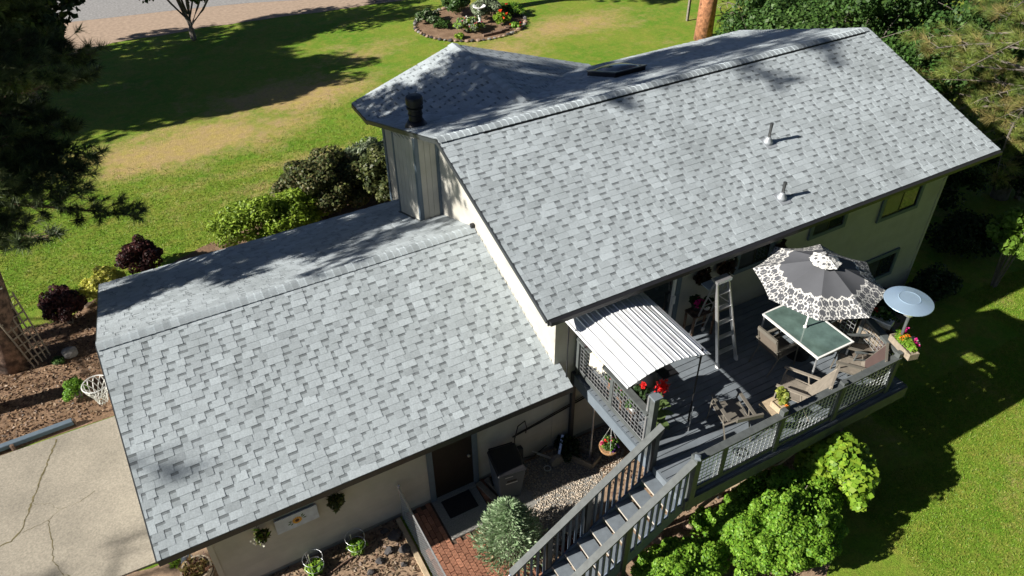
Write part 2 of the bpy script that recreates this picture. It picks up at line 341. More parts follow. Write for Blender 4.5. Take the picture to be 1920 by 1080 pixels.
def tufts(name, P, D, nper, length, cols, off=(0, 0, 0), width=0.006, spread=0.9, droop=0.1):
    """needle sprays: thin triangles radiating from every tip"""
    n = len(P); P = np.repeat(P, nper, axis=0); D = np.repeat(D, nper, axis=0); N_ = n*nper
    d = D+rdir(N_)*spread; d[:, 2] -= droop; d /= np.linalg.norm(d, axis=1, keepdims=True)
    st = P-D*rng.uniform(0, length*.7, (N_, 1)); ln = length*rng.uniform(.7, 1.15, (N_, 1))
    s = np.cross(d, rdir(N_)); s /= np.linalg.norm(s, axis=1, keepdims=True)+1e-9
    V = np.empty((N_, 3, 3), dtype=np.float32); V[:, 0] = st-s*width/2; V[:, 1] = st+s*width/2; V[:, 2] = st+d*ln
    cols = np.asarray(cols); tc = cols[rng.integers(0, len(cols), n)]*rng.uniform(.75, 1.25, (n, 1)); pick = np.repeat(tc, nper, axis=0)*rng.uniform(.8, 1.2, (N_, 1))
    return npmesh(name, V.reshape(-1, 3), np.arange(N_*3).reshape(N_, 3), col=np.repeat(pick, 3, axis=0), off=off)
def pine(name, label, base, h, r, z0, nbr, trunk_r, cols, nper=42, length=0.2, bark=None, group=None, per=15, width=0.007, az=None, lean=(0, 0), droop=0.12, taper=0.75, dead=0, lr=1.0, spread=.9):
    t = thing(name, label, 'tree', base, group); x, y, z = base; mb = MB()
    axis = lambda q: Vector((x+lean[0]*q/h, y+lean[1]*q/h, z+q))
    pts = [axis(h*i/10)+Vector((random.uniform(-.05, .05), random.uniform(-.05, .05), 0)) for i in range(11)]
    mb.tube([pts[0]-Vector((0, 0, .15))]+pts, [trunk_r*1.35]+[trunk_r*(1-.93*(i/10)**1.1) for i in range(11)], 14)
    tr = mb.build('trunk', bark or M_bark, t, smooth=True); br = MB(); TP = []; TD = []
    for i in range(nbr):
        q = z0+(h-z0)*(i+random.random())/nbr*.97; a = random.uniform(*az) if az else i*2.39996+random.uniform(-.4, .4)
        L_ = r*(1-taper*((q-z0)/(h-z0))**1.1)*random.uniform(.6, 1.1); s0 = axis(q); up = random.uniform(-.25, .15)
        e = s0+Vector((math.cos(a)*L_, math.sin(a)*L_, up*L_)); p = limb(br, s0, e, (trunk_r*.16+.012*L_)*lr, .010, .10, 5, 6)
        if random.random() < dead: continue
        k = max(3, int(per*L_/r))
        for j in range(k):
            f = .3+.7*(j+1)/k; q0 = s0.lerp(e, f)+(p[3]-s0.lerp(e, .5))*math.sin(math.pi*f)
            sa = a+random.choice((-1, 1))*random.uniform(.35, 1.3); sl = random.uniform(.2, .75)*(1.25-f*.6)
            q1 = q0+Vector((math.cos(sa)*sl, math.sin(sa)*sl, random.uniform(-.12, .35)*sl)); br.tube([q0, q1], [.012, .006], 3, False)
            TP.append(q1); TD.append((q1-q0).normalized())
            if random.random() < .55:
                TP.append(q0.lerp(q1, .55)+Vector((random.uniform(-.1, .1), random.uniform(-.1, .1), .06))); TD.append(Vector((0, 0, .6)))
        TP.append(e); TD.append((e-s0).normalized())
    br.build('branches', bark or M_bark, t)
    TP = np.array([tuple(v) for v in TP]); TD = np.array([tuple(v) for v in TD])
    link('crown', tufts('crown', TP, TD, nper, length, cols, off=base, width=width, droop=droop, spread=spread), t, M_needle); return t
def rock(name, label, c, s, m, cat='rock', group=None, seed=0, parent=None):
    import bmesh
    bm = bmesh.new(); bmesh.ops.create_icosphere(bm, subdivisions=2, radius=1); rs = random.Random(seed)
    ax = [Vector((rs.gauss(0, 1), rs.gauss(0, 1), rs.gauss(0, 1))).normalized() for _ in range(9)]; lim = [rs.uniform(.6, .9) for _ in ax]
    for v in bm.verts:
        for a, l in zip(ax, lim):
            d = v.co.dot(a)
            if d > l: v.co -= a*(d-l)
        v.co = Vector((v.co.x*s[0], v.co.y*s[1], v.co.z*s[2]+s[2]*.35))
    me = bpy.data.meshes.new(name); bm.to_mesh(me); bm.free(); o = link(name, me, parent, m)
    o.location = c if parent is None else Vector(c)-OFF.get(parent.name, Vector((0, 0, 0)))
    return setp(o, label, cat, group) if label else o

# ------------------------------------------------------------------ ground and setting
def sheet(name, poly, z, m, thick=0.0, **kw):
    mb = MB()
    if thick > 0: mb.prism(poly, z-thick, z)
    else: mb.add([(x, y, z) for x, y in poly], [tuple(range(len(poly)))])
    return mb.build(name, m, None, kind='structure')
sheet('lawn', [(-150, -150), (200, -150), (200, 200), (-150, 200)], 0, M_lawn)
def wob(pts, k=4, amp=0.12):
    out = []
    for i, p in enumerate(pts):
        q = pts[(i+1) % len(pts)]
        for j in range(k):
            f = j/k; out.append((p[0]+(q[0]-p[0])*f+(random.uniform(-amp, amp) if j else 0), p[1]+(q[1]-p[1])*f+(random.uniform(-amp, amp) if j else 0)))
    return out
edge = [(-60, 23.0), (-9.2, 24.1), (-4.6, 25.7), (1.0, 25.5), (7.3, 24.6), (14, 24.0), (60, 21.0)]
verge_poly = []
for a_, b_ in zip(edge[:-1], edge[1:]):
    kk = max(4, int((b_[0]-a_[0])/0.6))
    for j in range(kk): verge_poly.append((a_[0]+(b_[0]-a_[0])*j/kk, a_[1]+(b_[1]-a_[1])*j/kk+random.uniform(-.1, .1)))
sheet('dirt_verge', verge_poly+[(60, 27.6), (-60, 32.6)], 0.004, M_dirt)
sheet('road', [(-60, 31.0), (-10, 30.4), (-4.5, 29.3), (-1, 28.7), (2, 28.0), (6.2, 26.5), (9, 26.0), (60, 24.4), (60, 46), (-60, 46)], 0.008, M_road)
sheet('mulch_bed', wob([(-14, 1.85), (-6.2, 1.9), (-6.2, 4.5), (0.3, 4.5), (2.0, 4.9), (2.2, 8.8), (0.6, 8.9), (-1.6, 8.3), (-4.5, 7.6), (-6.1, 6.95), (-7.4, 6.6), (-8.2, 6.0), (-9.0, 6.2), (-14, 6.8)], 5, .08), 0.006, M_soil)
sheet('driveway', [(-30, 1.83), (-6.3, 1.86), (-6.3, -2.42), (-9.5, -2.33), (-12, -4), (-30, -6)], 0.05, M_conc, 0.1)
sheet('garden_bed', wob([(-8.2, -2.4), (-6.2, -2.45), (-6.2, -3.6), (-2.92, -3.6), (-2.92, -9), (-10, -9)], 5, .06), 0.012, M_tansoil)
sheet('side_yard_soil', wob([(-2.8, -3.6), (11.4, -3.6), (12.6, -4.3), (9.0, -4.8), (6.6, -6.2), (5.0, -7.3), (4.0, -8.4), (1.5, -9.6), (-2.8, -10)], 5, .08), 0.006, M_tansoil)
sheet('gravel_base', wob([(-1.1, -3.7), (2.4, -3.7), (1.2, -4.6), (0.8, -5.3), (-.4, -6.0), (-1.25, -5.6)], 4, .05), 0.012, M_slab)
crack = MB()
def crackline(pts, w):
    pts = [Vector((x, y, 0.0535)) for x, y in pts]; full = []
    for a_, b_ in zip(pts[:-1], pts[1:]):
        k = max(2, int((b_-a_).length/.06))
        for j in range(k): full.append(a_.lerp(b_, j/k)+Vector((random.uniform(-.018, .018), random.uniform(-.018, .018), 0)))
    full.append(pts[-1])
    for a_, b_ in zip(full[:-1], full[1:]):
        s_ = (b_-a_).cross(Vector((0, 0, 1))).normalized()*w*random.uniform(.35, 1.1)/2; crack.add([a_-s_, a_+s_, b_+s_, b_-s_], [(0, 1, 2, 3)])
crackline([(-8.66, 1.78), (-8.85, 1.26), (-9.03, .8), (-9.15, .42), (-9.26, .18), (-9.35, -.12), (-9.46, -.41), (-9.65, -.57), (-9.9, -.62), (-10.6, -.9)], .036)
crackline([(-9.24, .17), (-8.91, -.01), (-8.78, -.23)], .006)
crackline([(-9.46, -.47), (-8.98, -.40), (-8.78, -.25), (-8.39, -.23), (-8.1, -.1)], .009)
crackline([(-8.98, -.40), (-8.95, -.89), (-8.96, -1.41), (-8.85, -1.78), (-8.6, -2.1)], .015)
crack.build('driveway_crack', M_crack, bpy.data.objects['driveway'])

# ------------------------------------------------------------------ the house
PM, ZR, XL, XR, YN, YF = 0.336, 5.80, 0.0, 12.03, -4.278, 4.351
PG, GY, GZ, GX, GYN, GYF = 0.376, -0.372, 3.75, -6.916, -4.183, 3.956
WX, WZ, WY = 2.911, 5.316, 5.468
WXL, WXR, WYN, WYF = 0.567, 11.46, -3.66, 3.78           # wall planes
EXPO = 0.143
house = thing('house', 'cream split-level house with grey shingled gable roofs and attached lower garage', 'house', (0.567, -3.66, 0))
body = MB()
zz = lambda y: ZR-PM*abs(y)-0.13
body.profx([(WYN, 0), (WYF, 0), (WYF, zz(WYF)), (0, zz(0)), (WYN, zz(WYN))], WXL, WXR)
body.build('wall', M_siding, house)
body = MB(); zg = lambda y: GZ-PG*abs(y-GY)-0.12
body.profx([(WYN, 0), (3.4, 0), (3.4, zg(3.4)), (GY, zg(GY)), (WYN, zg(WYN))], -6.26, WXL-.002)
body.build('wall', M_siding, house)
body = MB(); zw = lambda x: WZ-PM*abs(x-WX)-0.13
body.profy([(WXL+.001, 0), (5.25, 0), (5.25, zw(5.25)), (WX, zw(WX)), (WXL+.001, zw(WXL))], 1.0, 4.85)
body.build('wall', M_siding, house)

def board(a, b, z0, z1, n, name='siding_board', proud=0.018):
    """lap board from a to b (xy), bottom edge standing proud of the wall; n = outward normal"""
    a = Vector((*a, 0)); b = Vector((*b, 0)); n = Vector((*n, 0)); mb = MB()
    p = [a+n*.001, b+n*.001, b+n*proud, a+n*proud]; q = [a+n*.001, b+n*.001, b+n*.006, a+n*.006]
    mb.hexa([Vector((v.x, v.y, z0)) for v in p]+[Vector((v.x, v.y, z1)) for v in q])
    return mb.build(name, M_siding, house)
zb = 0.12
while zb < 4.2:                                            # south wall of the two-storey part
    if zb > 2.1: board((WXL, WYN), (WXR, WYN), zb, zb+.2, (0, -1))
    else: board((WXL+.02, WYN), (WXR, WYN), zb, zb+.2, (0, -1))
    zb += .198
zb = 0.12
while zb < 2.3: board((-6.26, WYN), (WXL, WYN), zb, zb+.2, (0, -1)); zb += .198
zb = 2.3
while zb < 5.5:                                            # gable wall above the garage roof
    z1 = zb+.2; lim = (ZR-.15-z1)/PM; y0 = max(WYN, -lim); y1 = min(1.29, lim)
    if y1-y0 > .15: board((WXL, y0), (WXL, y1), zb, z1, (-1, 0))
    zb += .198
# foundation, corner boards, trim
mb = MB().box(-6.28, WXR+.02, WYN-.012, WYN-.001, 0, .13); mb.build('foundation', mat('foundation_concrete', (.25, .24, .22), .9), house)
for (x, y) in ((WXL-.012, WYN-.026), (WXR-.09, WYN-.026), (-6.27, WYN-.026)):
    B(x, x+.09, y, y+.025, .1, (4.2 if x > 0 else 2.35)).build('corner_board', M_siding, house)
B(WXL-.04, WXL-.003, 2.9, 4.8, 1.5, 4.28).build('wall', M_siding, house)
for y0, y1 in ((4.72, 4.87), (2.72, 2.86)):
    B(WXL-.06, WXL-.041, y0, y1, 1.6, 4.3).build('corner_board', M_trim, house)
# chimney chase
CX0, CY0, CY1 = 0.017, 1.31, 2.70
chase = MB()
chase.profx([(CY0, 2.6), (CY1, 2.2), (CY1, ZR-PM*CY1-.12), (CY0, ZR-PM*CY0-.12)], CX0, WXL-.003)
ch = chase.build('chimney_chase', M_siding, house)
ztop = lambda y: ZR-PM*y-.13
zgr = lambda y: GZ-PG*(y-GY)
for x0, x1 in ((CX0-.012, CX0+.075), (WXL-.085, WXL-.004)):
    B(x0, x1, CY0-.02, CY0-.002, zgr(CY0)+.02, ztop(CY0)).build('corner_board', M_trim, ch)
for y0, y1 in ((CY0-.012, CY0+.085), (CY1-.09, CY1)):
    B(CX0-.02, CX0-.002, y0, y1, zgr(y1)+.02, ztop(y1)).build('corner_board', M_trim, ch)
for i in range(3):                                         # vertical grooved panels
    x0 = CX0+.078+i*.130; B(x0, x0+.122, CY0-.012, CY0-.001, zgr(CY0)+.01, ztop(CY0)).build('siding_panel', M_siding, ch)
for i in range(5):
    y0 = CY0+.09+i*.242; B(CX0-.012, CX0-.001, y0, y0+.232, zgr(y0+.23)+.02, ztop(y0+.24)).build('siding_panel', M_siding, ch)
mb = MB().bar((CX0-.04, CY0-.03, zgr(CY0)+.012), (WXL, CY0-.03, zgr(CY0)+.012), .07, .02); mb.bar((CX0-.03, CY0-.03, zgr(CY0)+.012), (CX0-.03, CY1, zgr(CY1)+.012), .07, .02); mb.build('flashing', M_fascia, ch)

def roofbox(name, prof, a, b, axis='x'):
    mb = MB(); (mb.profx if axis == 'x' else mb.profy)(prof, a, b); return mb.build(name, M_fascia, house)
T = .11
main_roof = roofbox('main_roof', [(YN, ZR+PM*YN), (0, ZR), (YF, ZR-PM*YF), (YF, ZR-PM*YF-T), (0, ZR-T), (YN, ZR+PM*YN-T)], XL, XR)
garage_roof = roofbox('garage_roof', [(GYN, GZ-PG*(GY-GYN)), (GY, GZ), (GYF, GZ-PG*(GYF-GY)), (GYF, GZ-PG*(GYF-GY)-T), (GY, GZ-T), (GYN, GZ-PG*(GY-GYN)-T)], GX, WXL-.005)
zc_ = GZ-PG*(GY-(-3.70))
MB().profx([(GYN, GZ-PG*(GY-GYN)), (-3.70, zc_), (-3.70, zc_-T), (GYN, GZ-PG*(GY-GYN)-T)], WXL-.004, .669).build('eave_return', M_fascia, garage_roof)
XS = WXL+.02; WR = 4.35
wing_roof = roofbox('wing_roof', [(XS, WZ-PM*(WX-XS)), (WX, WZ), (WX+WR, WZ-PM*WR), (WX+WR, WZ-PM*WR-T), (WX, WZ-T), (XS, WZ-PM*(WX-XS)-T)], 1.0, WY, 'y')
MB().hexa([Vector(p_) for p_ in ((0, YF-.03, WZ-PM*WX-T), (XS-.001, YF-XS-.05, WZ-PM*(WX-XS)-T), (XS-.001, WY, WZ-PM*(WX-XS)-T), (0, WY, WZ-PM*WX-T), (0, YF-.03, WZ-PM*WX), (XS-.001, YF-XS-.05, WZ-PM*(WX-XS)), (XS-.001, WY, WZ-PM*(WX-XS)), (0, WY, WZ-PM*WX))]).build('eave_return', M_fascia, wing_roof)

tones = lambda: max(.74, min(1.32, random.gauss(1.03, .075)))
def courses(O, U, V, Lf, H, skip=None):
    """laminated shingle courses on one slope: returns a filled MB and the list of raised tabs left out"""
    O = Vector(O); U = Vector(U).normalized(); V = Vector(V).normalized(); Nn = U.cross(V).normalized()
    if Nn.z < 0: Nn = -Nn
    mb = MB(); P = lambda u, v, n: O+U*u+V*v+Nn*n; tabs = []
    rows = int(math.ceil(H/EXPO))
    for r in range(rows):
        v0 = r*EXPO-.012; v1 = min((r+1)*EXPO, H+.0); vm = v0+(v1-v0)*.60
        l0, l1 = (0, Lf) if not callable(Lf) else Lf(r*EXPO)
        u = l0
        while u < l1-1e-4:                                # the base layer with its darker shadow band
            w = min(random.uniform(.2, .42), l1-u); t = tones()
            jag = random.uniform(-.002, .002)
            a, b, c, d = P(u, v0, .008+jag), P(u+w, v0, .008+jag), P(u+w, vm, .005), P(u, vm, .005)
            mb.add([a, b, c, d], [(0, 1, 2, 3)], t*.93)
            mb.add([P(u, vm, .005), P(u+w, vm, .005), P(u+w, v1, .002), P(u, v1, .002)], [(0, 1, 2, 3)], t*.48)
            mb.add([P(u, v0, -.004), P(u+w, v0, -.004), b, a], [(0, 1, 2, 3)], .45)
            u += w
        u = l0-random.uniform(0, .3)
        while u < l1:
            w = random.uniform(.12, .30); a0 = max(u, l0); a1 = min(u+w, l1)
            if a1-a0 > .03: tabs.append((r, a0, a1, tones(), v0, v1))
            u += w+random.choice((.07, .09, .11, .13, .15, .17, .004))
    return mb, tabs, (O, U, V, Nn)
def tabbox(mb, O, U, V, Nn, r, a0, a1, t, v0, v1):
    P = lambda u, v, n: O+U*u+V*v+Nn*n; j = random.uniform(-.0015, .0025)
    mb.add([P(a0, v0-.004, .002), P(a1, v0-.004, .002), P(a1, v1+.004, .002), P(a0, v1+.004, .002), P(a0, v0-.004, .0125+j), P(a1, v0-.004, .0125+j), P(a1, v1+.004, .007), P(a0, v1+.004, .007)],
           [(4, 5, 6, 7), (0, 1, 5, 4), (1, 2, 6, 5), (3, 0, 4, 7)], t)
def slope(O, U, V, Lf, H, parent, keep=0):
    mb, tabs, (O, U, V, Nn) = courses(O, U, V, Lf, H)
    if keep:
        camp = cam.matrix_world.translation
        tabs.sort(key=lambda q: ((O+U*(q[1]+q[2])/2+V*q[4])-camp).length/math.sqrt(q[2]-q[1]))
        cache = {}
        for q in tabs[:keep]:
            w = max(.04, round((q[2]-q[1])/.02)*.02); tn = round(q[3]/.08)*.08; k = (round(w, 3), round(tn, 3), round(q[5]-q[4], 3))
            if k not in cache:
                m_ = MB(); tabbox(m_, Vector((0, 0, 0)), Vector((1, 0, 0)), Vector((0, 1, 0)), Vector((0, 0, 1)), 0, 0, w, tn, 0, q[5]-q[4]); me = m_.mesh('shingle', tone=True); me.materials.append(M_shingle); cache[k] = me
            o = bpy.data.objects.new('shingle', cache[k]); COL.objects.link(o); o.parent = parent
            p = O+U*q[1]+V*q[4]-OFF[parent.name]
            R3 = Matrix((U, V, Nn)).transposed().to_4x4()
            o.matrix_local = Matrix.Translation(p) @ R3
        tabs = tabs[keep:]
    for q in tabs: tabbox(mb, O, U, V, Nn, *q)
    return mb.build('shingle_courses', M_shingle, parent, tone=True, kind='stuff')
cm = math.sqrt(1+PM*PM); cg = math.sqrt(1+PG*PG)
slope((XL, YN, ZR+PM*YN), (1, 0, 0), (0, 1, PM), XR-XL, -YN*cm, main_roof)
slope((XR, YF, ZR-PM*YF), (-1, 0, 0), (0, -1, PM), XR-XL, YF*cm, main_roof)
Hg = (GY-GYN)*cg
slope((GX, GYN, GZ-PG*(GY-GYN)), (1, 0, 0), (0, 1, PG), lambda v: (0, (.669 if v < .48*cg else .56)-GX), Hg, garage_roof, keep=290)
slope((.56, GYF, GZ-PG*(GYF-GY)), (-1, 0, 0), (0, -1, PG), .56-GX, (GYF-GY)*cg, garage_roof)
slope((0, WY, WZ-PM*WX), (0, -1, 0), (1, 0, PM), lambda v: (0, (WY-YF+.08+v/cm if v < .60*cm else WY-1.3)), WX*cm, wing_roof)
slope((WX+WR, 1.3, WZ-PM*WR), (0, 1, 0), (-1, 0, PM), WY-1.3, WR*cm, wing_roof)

def caps(p0, d, L_, pitch, parent, lift=.012, hw=.15):
    d = Vector(d).normalized(); s = d.cross(Vector((0, 0, 1))).normalized(); dn = 1/math.sqrt(1+pitch*pitch)
    meshes = []
    for t in (.86, .95, 1.0, 1.06, 1.14, 1.22):
        m_ = MB(); vs = []
        for (l, h) in ((0, .020), (.165, .006)):
            for q in (-1, 0, 1):
                vs.append(d*l+s*(q*hw*dn)+Vector((0, 0, h-abs(q)*hw*dn*pitch)))
        lo = [Vector(v)-Vector((0, 0, .016)) for v in vs[:3]]; allv = vs+lo
        m_.add(allv, [(0, 1, 4, 3), (1, 2, 5, 4), (6, 7, 1, 0), (7, 8, 2, 1)], t); me = m_.mesh('ridge_cap', tone=True); me.materials.append(M_shingle); meshes.append(me)
        m2 = [(6, 0, 3)]
    n = int(L_/.14)
    for i in range(n):
        o = bpy.data.objects.new('ridge_cap', random.choice(meshes)); COL.objects.link(o); o.parent = parent
        o.location = Vector(p0)+d*(i*.14+random.uniform(-.004, .004))+Vector((0, 0, lift))-OFF[parent.name]
vent = MB().bar((.95, -.135, ZR-PM*.135+.010), (11.75, -.135, ZR-PM*.135+.010), .06, .020, up=(0, PM, 1)); vent.build('ridge_vent', M_black, main_roof)
caps((0.0, 0, ZR), (1, 0, 0), 12.03, PM, main_roof, lift=.028)
caps((GX, GY, GZ), (1, 0, 0), .56-GX, PG, garage_roof, lift=.018)
caps((WX, WY, WZ), (0, -1, 0), WY-1.5, PM, wing_roof, lift=.018)
# fascia, gutters, rake boards
def fb(a, b, h=.15, w=.03, m=M_fascia, nm='fascia_board', par=None, dz=-.06):
    MB().bar(Vector(a)+Vector((0, 0, dz)), Vector(b)+Vector((0, 0, dz)), w, h).build(nm, m, par)
ze = ZR+PM*YN; fb((XL, YN-.012, ze), (XR, YN-.012, ze), .13, .022, par=main_roof, dz=-.075)
fb((XL-.012, YN, ze), (XL-.012, 0, ZR), .085, .024, M_fascia, 'rake_board', main_roof, -.055)
fb((XL-.012, YF, ZR-PM*YF), (XL-.012, 0, ZR), .085, .024, M_fascia, 'rake_board', main_roof, -.055)
fb((XR+.012, YN, ze), (XR+.012, 0, ZR), .085, .024, M_fascia, 'rake_board', main_roof, -.055)
MB().profx([(YN-.024, ze-.01), (YN-.10, ze-.02), (YN-.10, ze-.10), (YN-.024, ze-.12)], XL+.02, XR-.02).build('gutter', M_black, main_roof)
zge = GZ-PG*(GY-GYN); fb((GX, GYN-.012, zge), (.669, GYN-.012, zge), .13, .022, par=garage_roof, dz=-.075)
fb((GX-.012, GYN, zge), (GX-.012, GY, GZ), .085, .024, M_fascia, 'rake_board', garage_roof, -.055)
fb((GX-.012, GYF, GZ-PG*(GYF-GY)), (GX-.012, GY, GZ), .085, .024, M_fascia, 'rake_board', garage_roof, -.055)
zwe = WZ-PM*WX; fb((-.012, YF, zwe), (-.012, WY, zwe), .10, .022, M_fascia, 'fascia_board', wing_roof, -.08)
fb((0, WY+.012, zwe), (WX, WY+.012, WZ), .085, .024, M_fascia, 'rake_board', wing_roof, -.055); fb((WX+WR, WY+.012, WZ-PM*WR), (WX, WY+.012, WZ), .085, .024, M_fascia, 'rake_board', wing_roof, -.055)
drip = MB()                                                # pale metal drip edge along the rakes
for (x_, ya, za, yb, zb_) in ((XL-.004, YN, ze, 0, ZR), (XL-.004, YF, ZR-PM*YF, 0, ZR)): drip.bar((x_, ya, za+.002), (x_, yb, zb_+.002), .03, .008)
drip.build('drip_edge', M_fascia, main_roof)
# step flashing where the garage roof meets the gable wall
for i in range(22):
    y = -3.6+i*.15; z = GZ-PG*abs(y-GY)
    B(WXL-.03, WXL-.021, y, y+.13, z+.005, z+.045).build('step_flashing', M_siding, garage_roof)
MB().box(WXL-.10, WXL-.022, GY-.03, GY+.05, GZ+.02, GZ+.10).build('flashing', M_black, garage_roof)

def window(x0, x1, z0, z1, y=WYN-.02, slider=True, curtain=True):
    f = MB(); w = .10
    f.box(x0-w, x1+w, y-.045, y-.002, z0-w, z0); f.box(x0-w, x1+w, y-.045, y-.002, z1, z1+w)
    f.box(x0-w, x0, y-.045, y-.002, z0+.001, z1-.001); f.box(x1, x1+w, y-.045, y-.002, z0+.001, z1-.001)
    o = f.build('window', M_trim, house)
    g = MB(); xm = (x0+x1)/2; s = .035
    for a, b, yy in ((x0, xm+.02, y-.030), (xm-.02, x1, y-.018)):
        g.box(a, a+s, yy, yy+.012, z0, z1); g.box(b-s, b, yy, yy+.012, z0, z1); g.box(a+s, b-s, yy, yy+.012, z0, z0+s); g.box(a+s, b-s, yy, yy+.012, z1-s, z1)
    g.build('sash', M_blackm, o)
    B(x0+s, xm-.02, y-.023, y-.020, z0+s, z1-s).build('pane', mat('glass_over_curtain', (.06, .065, .075), .12, spec=.5), o); B(xm+.02, x1-s, y-.011, y-.008, z0+s, z1-s).build('pane', M_glass, o)
    return o
window(9.34, 10.52, 3.02, 3.95); window(7.08, 8.0, 3.32, 3.95); window(5.0, 5.83, 3.17, 3.98); window(9.45, 10.47, 1.05, 1.66); window(7.2, 8.2, 1.05, 1.66)
# sliding patio door onto the deck
f = MB(); y = WYN-.02
f.box(1.5, 1.6, y-.05, y-.002, 2.13, 4.02); f.box(3.36, 3.47, y-.05, y-.002, 2.13, 4.02); f.box(1.6, 3.36, y-.05, y-.002, 3.94, 4.02)
pd = f.build('patio_door', M_trim, house)
B(1.6, 3.36, y-.006, y-.003, 2.16, 3.94).build('pane', M_glass, pd)
f = MB().box(3.28, 3.34, y-.045, y-.008, 2.16, 3.93).box(2.45, 2.5, y-.03, y-.008, 2.16, 3.93); f.build('door_frame', M_white, pd)
MB().box(3.27, 3.35, y-.075, y-.046, 2.95, 3.15).build('handle', M_white, pd)
# garage side door, deep in shade
f = MB(); f.box(-2.24, -2.13, y-.04, y-.002, .02, 2.12); f.box(-1.29, -1.18, y-.04, y-.002, .02, 2.12); f.box(-2.13, -1.29, y-.04, y-.002, 2.03, 2.12)
sdr = f.build('side_door', M_trim, house)
B(-2.13, -1.29, y-.012, y-.003, .1, 2.03).build('door_leaf', mat('shade_darkened_door', (.014, .011, .010), .6), sdr)  # leaf colour darkened to stand in for the doorway shade
B(-2.13, -1.29, y-.12, y-.003, .03, .1).build('threshold', M_slab, sdr); MB().lathe([(0, 0), (.03, .005), (.03, .04), (0, .05)], (0, 0, 0), 10).rot((-1.38, y-.02, 1.0), 0, math.pi/2).build('handle', M_alu, sdr)
# garage door facing the driveway
gd = B(-6.30, -6.262, -2.9, 2.4, .05, 2.15).build('garage_door', M_white, house)
for i in range(4): B(-6.315, -6.301, -2.86, 2.36, .08+i*.52, .56+i*.52).build('door_panel', M_white, gd)
# conduits, hose bib, downspout, meter box on the shaded wall
c = MB(); c.tube([(-.4, -3.72, .98), (0.2, -3.72, 1.06), (1.3, -3.72, 1.24)], .018, 6); c.tube([(-.3, -3.72, 1.02), (1.3, -3.72, 1.30)], .012, 6)
c.tube([(-.32, -3.73, .25), (-.36, -3.73, .9), (-.28, -3.73, 1.25), (-.12, -3.73, 1.32), (-.08, -3.73, 1.1), (-.1, -3.73, .95)], .012, 6)
c.tube([(-.32, -3.73, .25), (.1, -3.74, .12), (.4, -3.75, .3)], .012, 6); c.build('conduit', M_blackm, house)
MB().box(.95, 1.03, -3.78, -3.70, .1, 2.15).build('downspout', M_fascia, house)
MB().box(-.35, -.2, -3.82, -3.70, .1, .62).build('meter_box', M_fascia, house, bevel=.01)

# roof furniture
def slopez(y): return ZR-PM*abs(y)
rp = thing('chimney_cap', 'black round metal chimney flue with ringed cap on the far roof slope', 'chimney', (.35, 1.95, slopez(1.95)))
MB().lathe([(.26, -.08), (.25, .03), (.17, .16), (.165, .16)], (.35, 1.95, slopez(1.95)), 24).build('storm_collar', M_blackm, rp, smooth=True)
MB().lathe([(.15, .05), (.15, .42), (.185, .44), (.185, .47), (.15, .48), (.15, .52), (.19, .54), (.19, .66), (.175, .70), (0, .72)], (.35, 1.95, slopez(1.95)), 24).build('flue', M_blackm, rp)
MB().torus((.35, 1.95, slopez(1.95)+.30), .155, .012, 24).build('band', M_blackm, rp)
for (x, yy, h, lb) in ((6.68, -2.3, .46, 'taller grey vent pipe higher up the near roof slope'), (5.92, -3.62, .38, 'shorter grey vent pipe just above the eave over the deck')):
    zz_ = slopez(yy); t = thing('vent_pipe', lb, 'vent pipe', (x, yy, zz_), 'plumbing vents on the near slope')
    MB().tube([(x, yy, zz_-.02), (x, yy, zz_+h)], .038, 12).build('pipe', mat('grey_pipe', (.045, .048, .05), .6), t, smooth=False)
    MB().lathe([(.11, -.02), (.10, .03), (.055, .10), (.045, .13), (.04, .13)], (x, yy, zz_+.012), 16).build('collar', M_flash, t, smooth=True)
    MB().hexa([Vector((x+a, yy+b, slopez(yy+b)+c)) for c in (.008, .020) for a, b in ((-.13, -.17), (.13, -.17), (.13, .12), (-.13, .12))]).build('flashing', M_flash, t)
sk = thing('skylight', 'domed bronze skylight on the far slope just behind the ridge', 'skylight', (5.98, 2.45, slopez(2.45)))
SX0, SX1, SY0, SY1 = 5.52, 6.42, 1.75, 2.95
def skq(x0, x1, y0, y1, h0, h1): return [Vector((a, b, slopez(b)+h)) for h in (h0, h1) for a, b in ((x0, y0), (x1, y0), (x1, y1), (x0, y1))]
MB().hexa(skq(SX0, SX1, SY0, SY1, .0, .12)).build('curb', M_black, sk)
fr = MB(); [fr.hexa(skq(*q, .121, .15)) for q in ((SX0-.02, SX1+.02, SY0-.02, SY0+.05), (SX0-.02, SX1+.02, SY1-.05, SY1+.02), (SX0-.02, SX0+.05, SY0+.051, SY1-.051), (SX1-.05, SX1+.02, SY0+.051, SY1-.051))]
fr.build('frame', mat('bronze_frame', (.16, .17, .18), .35, .6), sk)
dm = MB(); nx = 10; vs = []
for j in range(nx+1):
    for i in range(nx+1):
        u, v = i/nx, j/nx; x = SX0+.05+(SX1-SX0-.1)*u; yy = SY0+.05+(SY1-SY0-.1)*v; vs.append((x, yy, slopez(yy)+.13+.13*(16*u*(1-u)*v*(1-v))**.6))
dm.add(vs, [(j*(nx+1)+i, j*(nx+1)+i+1, (j+1)*(nx+1)+i+1, (j+1)*(nx+1)+i) for j in range(nx) for i in range(nx)])
dm.build('dome', mat('smoked_acrylic', (.10, .10, .10), .08, spec=.8, var=.2), sk, smooth=True)

